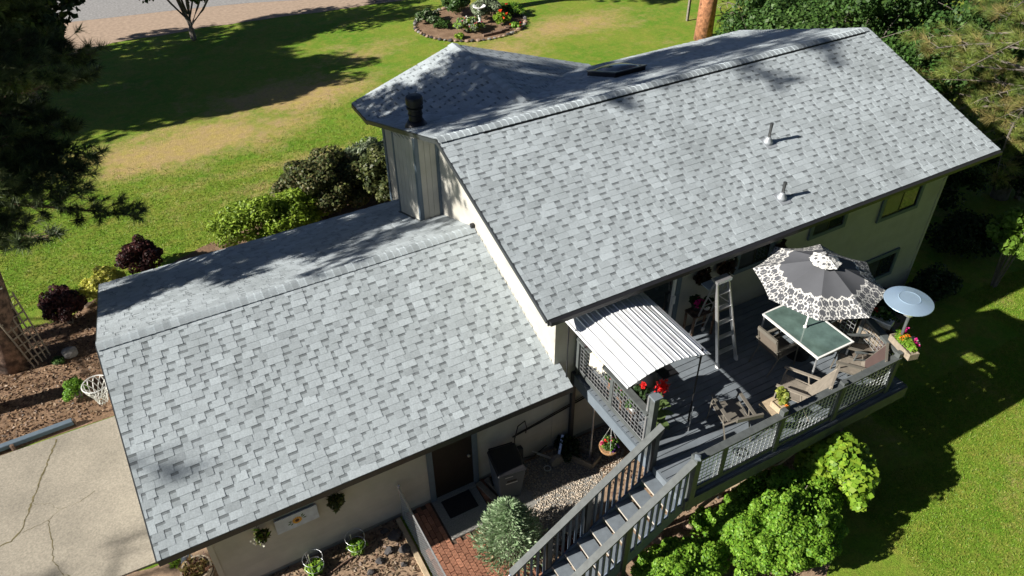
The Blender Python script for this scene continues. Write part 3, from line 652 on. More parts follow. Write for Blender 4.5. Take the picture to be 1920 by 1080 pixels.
# ------------------------------------------------------------------ deck
D = 2.10; DX0, DX1, DY0, DY1 = 1.02, 6.42, -7.16, -3.70
deck = thing('deck', 'raised grey painted deck with wire mesh railings behind the house', 'deck', (DX0, DY1, 0))
yb = DY1
while yb > DY0+.05:
    y0 = max(DY0, yb-.141); x0 = DX0
    B(x0, DX1, y0, yb-.006, D-.032, D+random.uniform(-.0015, .0015)).build('deck_board', M_deck, deck)
    yb -= .148
j = MB()
for i in range(14): j.box(DX0+.06+i*.405, DX0+.10+i*.405, DY0+.05, DY1, D-.22, D-.034)
j.build('joists', M_fascia, deck)
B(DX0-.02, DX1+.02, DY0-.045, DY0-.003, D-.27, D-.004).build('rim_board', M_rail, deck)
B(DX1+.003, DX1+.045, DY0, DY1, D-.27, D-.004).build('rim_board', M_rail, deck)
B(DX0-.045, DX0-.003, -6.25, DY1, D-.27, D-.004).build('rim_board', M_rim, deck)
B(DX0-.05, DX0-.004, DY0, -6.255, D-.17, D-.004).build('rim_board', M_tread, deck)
B(DX0, DX1, DY0+.75, DY0+.84, D-.46, D-.225).build('beam', M_fascia, deck)
for x, y in ((1.25, -6.36), (2.85, -6.36), (3.87, -6.36), (6.1, -6.36)): B(x-.045, x+.045, y-.045, y+.045, 0, D-.461).build('support_post', M_fascia, deck)
MB().tube([(1.12, -4.32, 0), (1.12, -4.32, D-.22)], .03, 8).build('support_post', M_alu, deck)
for x0, x1, z in ((2.2, 2.9, .25), (3.0, 3.8, .30), (4.0, 4.8, .28)): MB().bar((x0, -6.5, z), (x1, -6.42, z+.05), .05, .09).build('brace_board', M_woodtan, deck)

def wirepanel(a, b, z0, z1, par, cell=.10, r=.0042):
    a = Vector((*a, 0)); b = Vector((*b, 0)); L_ = (b-a).length; d = (b-a)/L_; m_ = MB()
    n = max(2, round(L_/cell))
    for i in range(n+1):
        p = a+d*(L_*i/n); m_.bar((p.x, p.y, z0), (p.x, p.y, z1), r*2, r*2, up=d)
    n = max(2, round((z1-z0)/cell))
    for i in range(n+1):
        z = z0+(z1-z0)*i/n; m_.bar((a.x, a.y, z), (b.x, b.y, z), r*2, r*2)
    return m_.build('wire_panel', M_wire, par)
def railing(a, b, posts, stiles=(), hr=.92, cell=.10, name='railing', cap_w=.14):
    A_ = Vector((*a, 0)); B_ = Vector((*b, 0)); L_ = (B_-A_).length; d = (B_-A_)/L_; up = Vector((0, 0, 1))
    rail = MB().bar(A_+up*(D+hr), B_+up*(D+hr), cap_w, .038).build(name, M_rail, deck)
    MB().bar(A_+up*(D+hr-.065), B_+up*(D+hr-.065), .04, .085).build('under_rail', M_rail, rail)
    MB().bar(A_+up*(D+.10), B_+up*(D+.10), .045, .09).build('bottom_rail', M_rail, rail)
    for t, h in posts:
        p = A_+d*t; MB().bar(p+up*(D-.25), p+up*(D+h), .10, .10, up=d).build('post', M_rail, rail)
    cuts = sorted([0, L_]+[t for t, h in posts]+list(stiles))
    for t in stiles:
        p = A_+d*t; MB().bar(p+up*(D+.145), p+up*(D+hr-.11), .04, .09, up=d).build('stile', M_rail, rail)
    for c0, c1 in zip(cuts[:-1], cuts[1:]):
        if c1-c0 > .2:
            p = A_+d*(c0+.055); q = A_+d*(c1-.055); wirepanel(p[:2], q[:2], D+.15, D+hr-.11, rail, cell)
    return rail
railing((1.12, -7.10), (5.95, -7.06), [(0.0, 1.04), (1.92, 1.06), (3.38, 1.0), (4.80, 1.04)], [.68])
railing((6.02, -7.02), (6.36, -5.9), [(1.1, 1.0)], [])
railing((6.36, -5.85), (6.36, -3.75), [(2.06, 1.0)], [1.0])
railing((1.075, -3.74), (1.075, -5.95), [(0.02, .96)], [1.12])
lp = MB().box(1.01, 1.12, -6.10, -5.99, D-.25, D+1.42).build('tall_post', M_rail, deck)
B(.98, 1.15, -6.13, -5.96, D+1.421, D+1.46).build('post_cap', M_tread, lp)
B(1.06, 1.10, -5.90, -5.86, D-.1, D+1.3).build('tall_post', M_alu, deck)
# privacy lattice board behind the table
for i in range(3): B(6.30, 6.34, -6.6+.0, -5.9, D+.25+i*.2, D+.38+i*.2).build('slat', M_woodraw, deck)

# ------------------------------------------------------------------ staircase
st = thing('staircase', 'slate blue open-riser wooden staircase running down from the deck to the yard', 'stairs', (DX0, -6.7, 0))
RISE, RUN, NS = .1855, .256, 11; SY_0, SY_1 = -6.36, -7.12
def sp(x): return D-(DX0-x)*RISE/RUN                    # nosing line
xe = DX0-RUN*NS
for y in (SY_0+.02, SY_1-.02):
    MB().bar((DX0-.02, y, D-.20), (xe, y, sp(xe)-.16), .04, .26).build('stringer', M_stair, st)
for i in range(1, NS):
    xa = DX0-RUN*i; z = D-RISE*i
    tr = B(xa-.03, xa+RUN-.005+.0, SY_1+.005, SY_0-.005, z-.036, z).build('tread', M_tread, st)
    B(xa-.036, xa-.0305, SY_1+.005, SY_0-.005, z-.036, z+.001).build('nosing', mat('worn_pale_nosing', (.42, .39, .34), .7, var=.2), tr)
    MB().box(xa+.02, xa+.06, SY_1+.012, SY_1+.06, z-.13, z-.037).build('bracket', M_white, tr)
HR = .92
for sgn, y in ((0, -6.30), (1, -7.15)):
    x0 = DX0+.06 if sgn == 0 else DX0+.05; x1 = -1.86 if sgn == 0 else -2.0
    rl = MB().bar((x0, y, sp(x0)+HR), (x1, y, sp(x1)+HR), .13, .038).build('handrail', M_rail, st)
    MB().bar((x0, y, sp(x0)+HR-.07), (x1, y, sp(x1)+HR-.07), .035, .09).build('under_rail', M_stair, rl)
    n = int((x0-x1)/.128)
    for i in range(n):
        x = x0-.10-i*.128
        if x < x1+.03: break
        B(x-.018, x+.018, y-.018, y+.018, sp(x)-.10, sp(x)+HR-.08).build('baluster', M_stair, rl)
    for x in ((.98, -.33, -1.10, -1.82) if sgn == 0 else (-.14, -1.05, -1.95)):
        z0_ = max(0, sp(x)-.35); B(x-.045, x+.045, y-.045, y+.045, 0 if sgn else z0_, sp(x)+HR-.03).build('post', M_fascia, rl)
        MB().lathe([(0, 0), (.028, .004), (.03, .03), (0, .045)], (x-.06, y-.05*0, sp(x)+HR-.13), 8).build('rail_light', M_white, rl)
newel = B(1.06, 1.17, -7.21, -7.105, D-.3, D+1.03).build('newel_post', M_rail, st)
MB().lathe([(.075, 0), (.075, .02), (.05, .05), (.0, .06)], (1.11, -7.16, D+1.031), 4).build('post_cap', M_tread, newel)

# ------------------------------------------------------------------ grill canopy
cx0, cx1, cy0, cy1 = .53, 2.28, -5.93, -3.93
cn = thing('grill_canopy', 'white ribbed metal canopy with curved roof over black legs at the deck corner', 'canopy', (1.4, -4.9, D))
def arc(t): return 3.90+.27*math.sin(math.pi*(.12+.82*t))/1.0-.27*math.sin(math.pi*.12)
pan = 10
for i in range(pan):
    m_ = MB(); t0, t1 = i/pan, (i+1)/pan; prof = []
    for (f, h) in ((0, .0), (.06, .022), (.12, .022), (.18, .004), (.45, .004), (.5, .012), (.55, .004), (.82, .004), (.9, .004), (1.0, .004)):
        t = t0+(t1-t0)*f; prof.append((cx0+(cx1-cx0)*t, arc(t)+h))
    prof2 = [(x, z-.006) for x, z in prof][::-1]
    m_.profy(prof+prof2, cy0, cy1); m_.build('roof_panel', M_metalroof, cn)
lg = []
for x, y in ((cx0+.62, cy0+.75), (cx1-.10, cy0+.12), (cx0+.12, cy1-.05), (cx1-.10, cy1-.05)):
    MB().tube([(x, y, D), (x, y, 3.93)], .02, 8).build('leg', M_blackm, cn)
m_ = MB()
for y in (cy0+.12, cy1-.05):
    m_.tube([(cx0+(cx1-cx0)*t, y, arc(t)-.03) for t in [k/10 for k in range(11)]], .014, 6); m_.tube([(cx0+.12, y, 3.72), (cx0+.45, y, 3.95)], .01, 6); m_.tube([(cx1-.10, y, 3.70), (cx1-.42, y, 3.98)], .01, 6)
for x in (cx0+.12, cx1-.10): m_.tube([(x, cy0+.12, 3.86), (x, cy1-.05, 3.86)], .014, 6)
m_.build('frame', M_blackm, cn)

# kettle grill beneath the canopy
kg = thing('kettle_grill', 'black round kettle grill standing in the shade under the canopy', 'grill', (1.55, -5.1, D))
MB().lathe([(0, .55), (.15, .57), (.27, .66), (.30, .78), (.30, .80)], (1.55, -5.1, D), 24).build('bowl', M_black, kg, smooth=True)
MB().lathe([(.305, .80), (.30, .84), (.24, .95), (.1, 1.03), (0, 1.04)], (1.55, -5.1, D), 24).build('lid', M_black, kg, smooth=True)
MB().tube([(1.45, -5.1, D+1.03), (1.47, -5.1, D+1.09), (1.63, -5.1, D+1.09), (1.65, -5.1, D+1.03)], .012, 6).build('handle', M_alu, kg)
for a in (0.5, 2.6, 4.7): MB().tube([(1.55+.17*math.cos(a), -5.1+.17*math.sin(a), D+.6), (1.55+.27*math.cos(a), -5.1+.27*math.sin(a), D)], .013, 6).build('leg', M_alu, kg)
B(1.9, 2.25, -5.28, -4.92, D+.74, D+.765).build('side_shelf', M_blackm, kg)

# ------------------------------------------------------------------ table and umbrella
tb = thing('patio_table', 'rectangular patio table with green glass top and white metal frame under the umbrella', 'table', (5.28, -5.49, D))
tx0, tx1, ty0, ty1, tz = 4.80, 5.76, -6.25, -4.74, D+.72
B(tx0+.035, tx1-.035, ty0+.035, ty1-.035, tz-.012, tz-.002).build('glass_top', M_tglass, tb)
f = MB(); f.box(tx0, tx1, ty0, ty0+.036, tz-.03, tz+.004); f.box(tx0, tx1, ty1-.036, ty1, tz-.03, tz+.004); f.box(tx0, tx0+.036, ty0+.037, ty1-.037, tz-.03, tz+.004); f.box(tx1-.036, tx1, ty0+.037, ty1-.037, tz-.03, tz+.004)
f.build('table_frame', M_white, tb)
for x, y in ((tx0+.04, ty0+.05), (tx1-.04, ty0+.05), (tx0+.04, ty1-.05), (tx1-.04, ty1-.05)): MB().tube([(x, y, tz-.031), (x, y, D)], .02, 8).build('leg', M_alu, tb)
UX, UY = 5.25, -5.47
um = thing('patio_umbrella', 'octagonal charcoal umbrella with white interlaced ring border above the glass table', 'umbrella', (UX, UY, D))
MB().tube([(UX, UY, D), (UX, UY, D+2.25)], .019, 10).build('pole', M_white, um); MB().lathe([(.24, 0), (.24, .04), (.05, .1), (.03, .3), (0, .3)], (UX, UY, D), 16).build('base', M_black, um)
MB().lathe([(.035, 0), (.04, .02), (.022, .05)], (UX, UY, tz), 12).build('grommet', M_white, um)
def ring_white(x, y, cell=.19, rr=.125, w=.0055):
    """printed pattern of overlapping rings on a hexagonal grid"""
    out = np.zeros_like(x, dtype=bool); hy = cell*math.sqrt(3)/2; j0 = np.round(y/hy)
    for dj in (-1, 0, 1):
        j_ = j0+dj; ox = np.where(np.mod(j_, 2) == 0, 0, cell/2); i0 = np.round((x-ox)/cell)
        for di in (-1, 0, 1):
            cx_ = (i0+di)*cell+ox; cy_ = j_*hy; d_ = np.hypot(x-cx_, y-cy_); out |= np.abs(d_-rr) < w
            a_ = np.arctan2(y-cy_, x-cx_); out |= (d_ < rr*.98) & (np.abs(np.sin(a_*3))*d_ < w*.35) & (d_ > rr*.12)
    return out
def canopy(name, R0, R1, z0, z1, sag, par, pattern, nseg=8, nu=110, nv=60, rotoff=math.radians(-2), scallop=.0):
    """R0 inner radius at height z0, R1 corner radius at height z1"""
    for k in range(nseg):
        a0 = rotoff+2*math.pi*k/nseg; a1 = rotoff+2*math.pi*(k+1)/nseg
        u = np.linspace(0, 1, nu+1); v = np.linspace(0, 1, nv+1); Ug, Vg = np.meshgrid(u, v)
        r = R0+(R1-R0)*Vg
        X = r*((1-Ug)*math.cos(a0)+Ug*math.cos(a1)); Y = r*((1-Ug)*math.sin(a0)+Ug*math.sin(a1))
        r = r*(1-.045*np.sin(np.pi*Ug)*Vg**3); X = r*((1-Ug)*math.cos(a0)+Ug*math.cos(a1)); Y = r*((1-Ug)*math.sin(a0)+Ug*math.sin(a1))
        Z = z0+(z1-z0)*(Vg**1.12)-sag*np.sin(np.pi*Ug)*Vg*.8
        am = (a0+a1)/2; tloc = (Ug-.5)*r*2*math.sin((a1-a0)/2); rloc = r*math.cos((a1-a0)/2)
        wp = pattern(tloc, rloc, r/R1, k)
        c = np.where(wp[..., None], np.array([.78, .77, .73]), np.array([.10, .104, .115])).reshape(-1, 3)
        V = np.stack([X+UX, Y+UY, Z], -1).reshape(-1, 3); idx = np.arange((nu+1)*(nv+1)).reshape(nv+1, nu+1)
        F = np.stack([idx[:-1, :-1], idx[:-1, 1:], idx[1:, 1:], idx[1:, :-1]], -1).reshape(-1, 4)
        link(name, npmesh(name, V, F, col=c, off=OFF[par.name]), par, M_print)
def pat_main(t, r, f, k):
    edge_ = .62+.05*np.abs(np.cos(t*math.pi/.19))
    return ring_white(t+k*.03, r) & (f > edge_) | ((np.abs(f-edge_) < .009))
def pat_cap(t, r, f, k): return ring_white(t+k*.05, r+.03, .12, .08, .010)
canopy('canopy_panel', .05, 1.22, D+2.36, D+1.90, .05, um, pat_main)
canopy('vent_panel', .02, .30, D+2.47, D+2.36, .01, um, pat_cap, nu=30, nv=20)
MB().lathe([(.0, .06), (.02, .05), (.025, .0), (.0, -.02)], (UX, UY, D+2.47), 10).build('finial', M_black, um)
for k in range(8):
    a = math.radians(-2)+2*math.pi*k/8; MB().bar((UX, UY, D+2.33), (UX+1.18*math.cos(a), UY+1.18*math.sin(a), D+1.905), .012, .018).build('rib', M_white, um)

# patio heater with polished disc
HX, HY = 6.12, -6.86
ht_ = thing('patio_heater', 'tall patio heater with round polished steel reflector at the deck corner', 'heater', (HX, HY, D))
MB().lathe([(.0, .065), (.17, .062), (.185, .068), (.20, .058), (.42, .0), (.425, -.010), (.40, -.004), (0.1, .03)], (HX-.08, HY+.07, D+2.03), 40).build('reflector', M_steel, ht_, smooth=False)
MB().lathe([(.09, 0), (.10, .2), (.08, .26)], (HX-.02, HY+.02, D+1.72), 16).build('burner', M_alu, ht_)
MB().tube([(HX, HY, D+.5), (HX, HY, D+1.75)], .032, 10).build('pole', M_rail, ht_); MB().lathe([(.22, 0), (.22, .03), (.16, .06), (.16, .55), (.05, .62)], (HX, HY, D), 20).build('tank_cover', M_rail, ht_)

# step ladder
ld = thing('step_ladder', 'aluminium step ladder standing open on the deck between the canopy and the table', 'ladder', (3.8, -4.7, D))
LF = [(3.57, -5.0), (4.05, -5.0)]; LT = [(3.66, -4.46), (3.94, -4.46)]; LH = 1.76
for i in (0, 1):
    MB().bar((*LF[i], D), (*LT[i], D+LH), .075, .028, up=(1, 0, 0)).build('rail', M_alu, ld)
    a = (LF[i][0]+(.10 if i == 0 else -.02), -3.98, D); b = (LT[i][0], -4.40, D+LH-.08); MB().bar(a, b, .03, .02, up=(1, 0, 0)).build('rear_rail', M_alu, ld)
    MB().bar(a, Vector(a)+Vector((0, -.02, .1)), .05, .05).build('foot', M_white, ld); MB().bar((*LF[i], D), (LF[i][0]+.003, LF[i][1]+.03, D+.1), .085, .04, up=(1, 0, 0)).build('foot', M_white, ld)
for i in range(5):
    f = (i+1)*.305/LH; xa = LF[0][0]+(LT[0][0]-LF[0][0])*f; xb = LF[1][0]+(LT[1][0]-LF[1][0])*f; yy = -5.0+.54*f
    B(xa+.01, xb-.01, yy-.03, yy+.065, D+LH*f-.02, D+LH*f).build('step', M_alu, ld)
for i in range(4):
    f = (i+1)*.2; ya = -3.98+(-.42)*f; MB().bar((3.67, ya, D+f*1.68), (4.02-.05*f, ya, D+f*1.68), .015, .015).build('brace', M_alu, ld)
B(3.62, 3.98, -4.53, -4.36, D+LH-.005, D+LH+.05).build('top_cap', M_alu, ld)
MB().bar((3.63, -4.6, D+1.25), (3.70, -4.28, D+1.25), .012, .02).build('spreader', M_alu, ld); MB().bar((3.97, -4.6, D+1.25), (3.92, -4.28, D+1.25), .012, .02).build('spreader', M_alu, ld)
B(3.68, 3.96, -4.28, -4.05, D+1.43, D+1.455).build('paint_shelf', mat('shelf_blue', (.3, .36, .45), .4), ld)

# ------------------------------------------------------------------ chairs
def chair(label, loc, rz, msl, mfr, h=.95, recline=.25, group='sling patio chairs round the deck', name='patio_chair', seatw=.50, low=0.0, mback=None):
    t = thing(name, label, 'chair', loc, group, rotz=rz); w = seatw/2; zs = .42-low      # local: faces +y
    s = MB(); n = 8
    prof = [(.26, zs+.03), (.20, zs+.035), (.0, zs), (-.18, zs-.02), (-.25, zs)]
    for (y0, z0), (y1, z1) in zip(prof[:-1], prof[1:]): s.hexa([Vector(p) for p in ((-w+.02, y0, z0-.008), (w-.02, y0, z0-.008), (w-.02, y1, z1-.008), (-w+.02, y1, z1-.008), (-w+.02, y0, z0), (w-.02, y0, z0), (w-.02, y1, z1), (-w+.02, y1, z1))])
    s.build('seat', msl, t)
    bt = (-.25-recline, h); s = MB(); MB_ = s.hexa([Vector(p) for p in ((-w+.02, -.25, zs+.01), (w-.02, -.25, zs+.01), (w-.02, bt[0], bt[1]), (-w+.02, bt[0], bt[1]), (-w+.02, -.242, zs+.02), (w-.02, -.242, zs+.02), (w-.02, bt[0]+.01, bt[1]), (-w+.02, bt[0]+.01, bt[1]))])
    s.build('backrest', mback or msl, t)
    B(-w, w, bt[0]-.02, bt[0]+.02, h-.05, h+.03).build('head_rail', mfr, t)
    for sx in (-1, 1):
        x = sx*w
        MB().tube([(x, .27, zs+.03), (x, -.25, zs-.01), (x, bt[0], h)], .016, 6).build('side_frame', mfr, t)
        MB().tube([(x, .30, 0), (x, .27, zs+.03), (x, .24, zs+.2)], .015, 6).build('leg', mfr, t); MB().tube([(x, -.42, 0), (x, -.2, zs), (x, -.15, zs+.2)], .015, 6).build('leg', mfr, t)
        B(x-.03, x+.03, -.36, .30, zs+.20, zs+.225).build('armrest', mfr, t)
    return t
R = math.radians
chair('taupe sling chair seen from behind at the left long side of the glass table', (4.66, -5.42, D), R(-90), M_sling, M_frame, mback=M_sling, recline=.14, h=.92)
chair('tan chair with dark red back at the near end of the glass table', (5.50, -6.50, D), R(38), M_tan, M_frame, mback=M_slingred)
chair('bleached tan lounge chair facing the canopy beside the near railing', (4.15, -6.40, D), R(30), M_tan, M_tan, h=.98, recline=.34, seatw=.56, low=.06)
chair('grey reclining chair against the near railing left of the potted shrub', (2.70, -6.28, D), R(-14), M_frame, M_frame, mback=M_slingred, recline=.30, h=.86)
chair('dark chair tucked behind the patio heater in the deck corner', (6.02, -6.35, D), R(60), M_sling, M_rail, mback=M_slingred, h=.85)
chair('shaded chair on the far right side of the glass table', (6.0, -5.3, D), R(90), M_sling, M_rail)
B(3.28, 3.62, -6.72, -6.38, D+.40, D+.43).build('side_table', M_woodtan, None, origin=(3.45, -6.55, D), label='small square tan side table between the two railing chairs', cat='table')
MB().torus((2.45, -6.85, D+.06), .09, .012, 16, 6).build('hose_coil', M_black, None, origin=(2.45, -6.85, D+.05), label='small black coil lying on the deck behind the railing', cat='hose')
# slim metal plant hook standing on the deck
MB().tube([(2.02, -6.0, D), (2.03, -6.0, D+.65)], .012, 6).build('plant_stake', M_alu, None, origin=(2.02, -6.0, D), label='thin silver stake standing on the deck near the big leafed plant', cat='stake')

# ------------------------------------------------------------------ trees and shrubs
G_BRIGHT = [(.14, .29, .022), (.18, .34, .032), (.10, .23, .02), (.22, .37, .04)]
G_LIME = [(.20, .34, .03), (.26, .38, .035), (.15, .28, .025)]
G_MID = [(.045, .10, .022), (.06, .13, .028), (.035, .08, .018), (.08, .15, .035)]
G_DARK = [(.018, .04, .012), (.025, .055, .016), (.035, .07, .02)]
G_OLIVE = [(.16, .14, .06), (.12, .14, .04), (.06, .085, .025), (.11, .12, .045), (.045, .06, .02)]
G_YELLOW = [(.55, .55, .09), (.46, .48, .08), (.62, .58, .14)]
G_BURG = [(.075, .022, .022), (.05, .018, .018), (.10, .035, .028), (.03, .015, .014)]
G_SAGE = [(.20, .25, .15), (.26, .30, .20), (.15, .20, .11)]
G_SPRUCE = [(.26, .38, .20), (.34, .46, .27), (.19, .29, .14), (.42, .52, .33)]
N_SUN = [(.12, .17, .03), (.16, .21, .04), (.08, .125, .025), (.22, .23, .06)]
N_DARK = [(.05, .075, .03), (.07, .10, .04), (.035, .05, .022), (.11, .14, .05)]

# bright shrubs in the foreground
bush('leafy_shrub', 'large rounded bright green shrub in the foreground beside the near side of the deck', (2.95, -7.72, .80), (1.42, 1.05, 1.05), 74000, .034, G_BRIGHT, lumps=200, lump_r=.13, stems=7, cat='shrub', elong=1.9, flat=.6, fuzz=.45)
bush('maple_shrub', 'lime green broad leafed shrub behind the big rounded one next to the dark lawn', (4.45, -7.55, 1.15), (.68, .72, .92), 4600, .095, G_LIME, lumps=34, lump_r=.3, stems=6, cat='shrub', elong=1.25, flat=.9, fuzz=.4)
bush('leafy_shrub', 'low spreading green shrub at the bottom edge right of the stairs', (.85, -7.50, .52), (1.05, .62, .75), 36000, .032, G_BRIGHT, lumps=110, lump_r=.15, stems=5, cat='shrub', elong=1.9, flat=.6)
bush('leafy_shrub', 'small dark green shrub in the bottom corner next to the stair balusters', (-.15, -7.65, .28), (.5, .45, .38), 7000, .04, [(.05, .12, .02), (.07, .16, .03)], lumps=30, lump_r=.26, stems=4, cat='shrub', elong=1.9)
bush('leafy_shrub', 'scraggly green plant between the deck posts and the big bright shrub', (2.0, -6.95, .32), (.42, .35, .48), 2600, .05, G_BRIGHT[:3], lumps=16, lump_r=.3, stems=4, cat='shrub')
# blue green spruce by the brick path
def spruce(c, h, r):
    t = thing('dwarf_spruce', 'bushy pale blue-green dwarf spruce between the brick path and the stairs', 'shrub', (c[0], c[1], 0)); mb = MB(); P = []; Dn = []
    mb.tube([(c[0], c[1], 0), (c[0], c[1], h*.9)], [.05, .01], 6)
    for i in range(330):
        f = (i+.5)/330; z = h*(.04+.93*f); a = i*2.39996; L_ = r*(1-f**1.5)*random.uniform(.75, 1.08)+.05; e = Vector((c[0]+L_*math.cos(a), c[1]+L_*math.sin(a), z+L_*.28))
        s = Vector((c[0], c[1], z-.05)); mb.tube([s, e], [.01, .004], 3, False)
        for k in range(16):
            g = .35+.65*random.random(); q = s.lerp(e, g); sa = a+random.uniform(-1.1, 1.1); d = Vector((math.cos(sa), math.sin(sa), random.uniform(.1, .75))).normalized(); P.append(q+d*.03); Dn.append(d)
    mb.build('branches', M_barkgrey, t)
    P = np.array([tuple(v) for v in P]); Dn = np.array([tuple(v) for v in Dn]); n = len(P)
    # every sprig is a short flattened needle-covered finger
    ln = rng.uniform(.07, .12, (n, 1)); s_ = np.cross(Dn, rdir(n)); s_ /= np.linalg.norm(s_, axis=1, keepdims=True); w = .014; V = np.empty((n, 4, 3), np.float32)
    V[:, 0] = P; V[:, 1] = P+Dn*ln*.5+s_*w; V[:, 2] = P+Dn*ln; V[:, 3] = P+Dn*ln*.5-s_*w
    cols = np.array(G_SPRUCE)[rng.integers(0, 4, n)]*rng.uniform(.7, 1.25, (n, 1))
    link('foliage', npmesh('foliage', V.reshape(-1, 3), np.arange(n*4).reshape(n, 4), col=np.repeat(cols, 4, 0), off=(c[0], c[1], 0)), t, M_leaf)
    link('foliage', tufts('foliage', P[::2], Dn[::2], 8, .06, G_SPRUCE, off=(c[0], c[1], 0), width=.008, spread=.55, droop=0), t, M_needle)
spruce((-1.42, -5.42), 1.55, .66)

# shrubs along the garage's far side
bush('yew_bush', 'big dome shaped dark olive bush behind the garage roof beside the lawn', (-.55, 7.75, .85), (1.55, 1.3, 1.15), 26000, .07, G_OLIVE, lumps=80, lump_r=.2, stems=6, fuzz=.35, elong=1.3)
bush('yew_bush', 'dark bush filling the corner between the big dome bush and the chimney', (1.25, 7.2, .9), (1.0, 1.1, 1.15), 13000, .075, G_OLIVE[1:], lumps=50, lump_r=.24, stems=5, fuzz=.4)
bush('silver_shrub', 'pale silvery shrub against the lawn left of the house wall', (1.25, 8.75, .75), (1.15, .6, .85), 5200, .055, G_SAGE, lumps=50, lump_r=.22, stems=6, elong=2.2, flat=0, cat='shrub')
bush('juniper', 'spreading lime green juniper along the far garage eave', (-2.5, 7.05, .65), (1.75, .95, .95), 22000, .05, [(.22, .33, .03), (.28, .38, .045), (.16, .25, .025)], lumps=80, lump_r=.19, stems=5, elong=2.0, flat=.2, cat='shrub')
bush('barberry_bush', 'round burgundy bush on the lawn edge behind the garage corner', (-6.0, 7.15, .55), (.62, .55, .62), 7500, .05, G_BURG, lumps=34, lump_r=.27, stems=5)
bush('barberry_bush', 'round burgundy bush nearest the large pine trunk', (-8.05, 5.85, .55), (.55, .5, .62), 7500, .05, G_BURG, lumps=34, lump_r=.27, stems=5)
bush('gold_shrub', 'bright yellow shrub between the two burgundy bushes', (-7.05, 6.25, .5), (.62, .62, .62), 6500, .05, G_YELLOW, lumps=36, lump_r=.26, stems=5, cat='shrub', elong=1.8)
bush('weigela_shrub', 'green shrub in the mulch below the yellow shrub', (-6.75, 5.35, .35), (.4, .5, .45), 3000, .05, G_OLIVE, lumps=20, stems=4, cat='shrub')
bush('boxwood', 'small round green bush in the mulch beside the basketball net', (-8.12, 2.95, .25), (.28, .28, .30), 2600, .036, G_BRIGHT[:3], lumps=24, lump_r=.28, stems=4, flat=.5)

# the large pine at the left edge
LP = (-9.32, 4.85, 0)
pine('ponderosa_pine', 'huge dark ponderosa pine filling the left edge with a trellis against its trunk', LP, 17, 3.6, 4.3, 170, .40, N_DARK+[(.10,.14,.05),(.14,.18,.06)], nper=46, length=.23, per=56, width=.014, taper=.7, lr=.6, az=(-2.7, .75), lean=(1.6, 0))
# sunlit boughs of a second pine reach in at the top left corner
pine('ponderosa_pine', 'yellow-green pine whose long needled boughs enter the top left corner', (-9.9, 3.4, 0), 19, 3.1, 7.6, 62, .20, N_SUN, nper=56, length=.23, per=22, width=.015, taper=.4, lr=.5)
# maple and small trees along the road
broadleaf('maple_tree', 'dark leafy maple hanging over the road at the top left', (-7.9, 19.0, 0), 6.6, (2.9, 2.5, 2.3), 16000, .17, [(.03, .055, .016), (.02, .04, .012), (.045, .075, .02)], trunk_r=.2, lumps=70, lump_r=.22)
broadleaf('small_tree', 'slender grey trunked young tree on the lawn edge beside the road', (-1.35, 24.3, 0), 6.6, (2.3, 2.1, 2.7), 7000, .13, G_MID, trunk_r=.13, lumps=45, lump_r=.22, fork=.1)
broadleaf('small_tree', 'thin trunked tree at the top edge where the lawn meets the dirt verge', (7.6, 25.0, 0), 7.5, (2.6, 2.4, 2.6), 7000, .14, G_MID, trunk_r=.11, lumps=45, lump_r=.22)
broadleaf('shade_tree', 'thick pale trunked tree rising out of the round flower bed', (12.0, 21.0, 0), 10, (3.6, 3.4, 3.2), 9000, .17, G_MID, trunk_r=.33, lumps=60, lump_r=.22)
# neighbours outside the frame that throw the long morning shadows over the lawn, the drive and the roofs
broadleaf('roadside_tree', 'broad tree left of the view shading the far lawn', (-15.5, 21.0, 0), 10.5, (3.9, 3.7, 3.8), 10000, .24, G_MID, trunk_r=.25, lumps=50, lump_r=.24, group='trees outside the left edge')
broadleaf('roadside_tree', 'taller broad tree farther left of the view shading the far lawn', (-22.5, 22.6, 0), 12.5, (4.6, 4.2, 4.5), 10000, .28, G_MID, trunk_r=.25, lumps=50, lump_r=.24, group='trees outside the left edge')
broadleaf('roadside_tree', 'smaller broad tree by the road shading the dirt verge', (-12.5, 25.0, 0), 10, (3.6, 2.6, 3.6), 8000, .2, G_MID, trunk_r=.2, lumps=40, lump_r=.24, group='trees outside the left edge')
pine('drive_pine', 'pine left of the view whose tip shades the driveway', (-24.0, -.75, 0), 13.4, 2.0, 3.0, 40, .2, N_DARK, nper=14, length=.3, per=9, width=.02, group='trees outside the left edge')
pine('drive_pine', 'tall pine left of the view behind the mulch bed', (-17.5, 6.6, 0), 14.5, 3.2, 3.0, 50, .25, N_DARK, nper=14, length=.3, per=11, width=.022, group='trees outside the left edge')
# conifer behind the house with its orange trunk
pine('orange_trunk_pine', 'tall pine with bare orange trunk standing on the lawn behind the roof', (18.5, 12.9, 0), 19, 3.6, 8.5, 36, .40, N_SUN, nper=14, length=.3, per=8, width=.02, bark=M_barkorange)
def deadbranches():
    t = thing('dead_branches', 'bare pale twiggy lower branches right of the orange trunk', 'branches', (19.4, 12.3, 0)); mb = MB()
    for i in range(26):
        a = random.uniform(-1.2, .9); s = Vector((18.9+random.uniform(0, .5), 12.6, random.uniform(.6, 2.6))); e = s+Vector((math.cos(a)*random.uniform(.8, 2.3), math.sin(a)*1.6, random.uniform(-1.2, .3)))
        e.z = max(.1, e.z); p = limb(mb, s, e, .03, .008, .2, 4, 5)
        for _ in range(5): q = p[random.randint(1, 5)]; limb(mb, q, q+Vector((random.uniform(-.6, .9), random.uniform(-.6, .6), random.uniform(-.7, .3))), .010, .004, .2, 3, 3)
    mb.build('twigs', M_woodraw, t)
deadbranches()
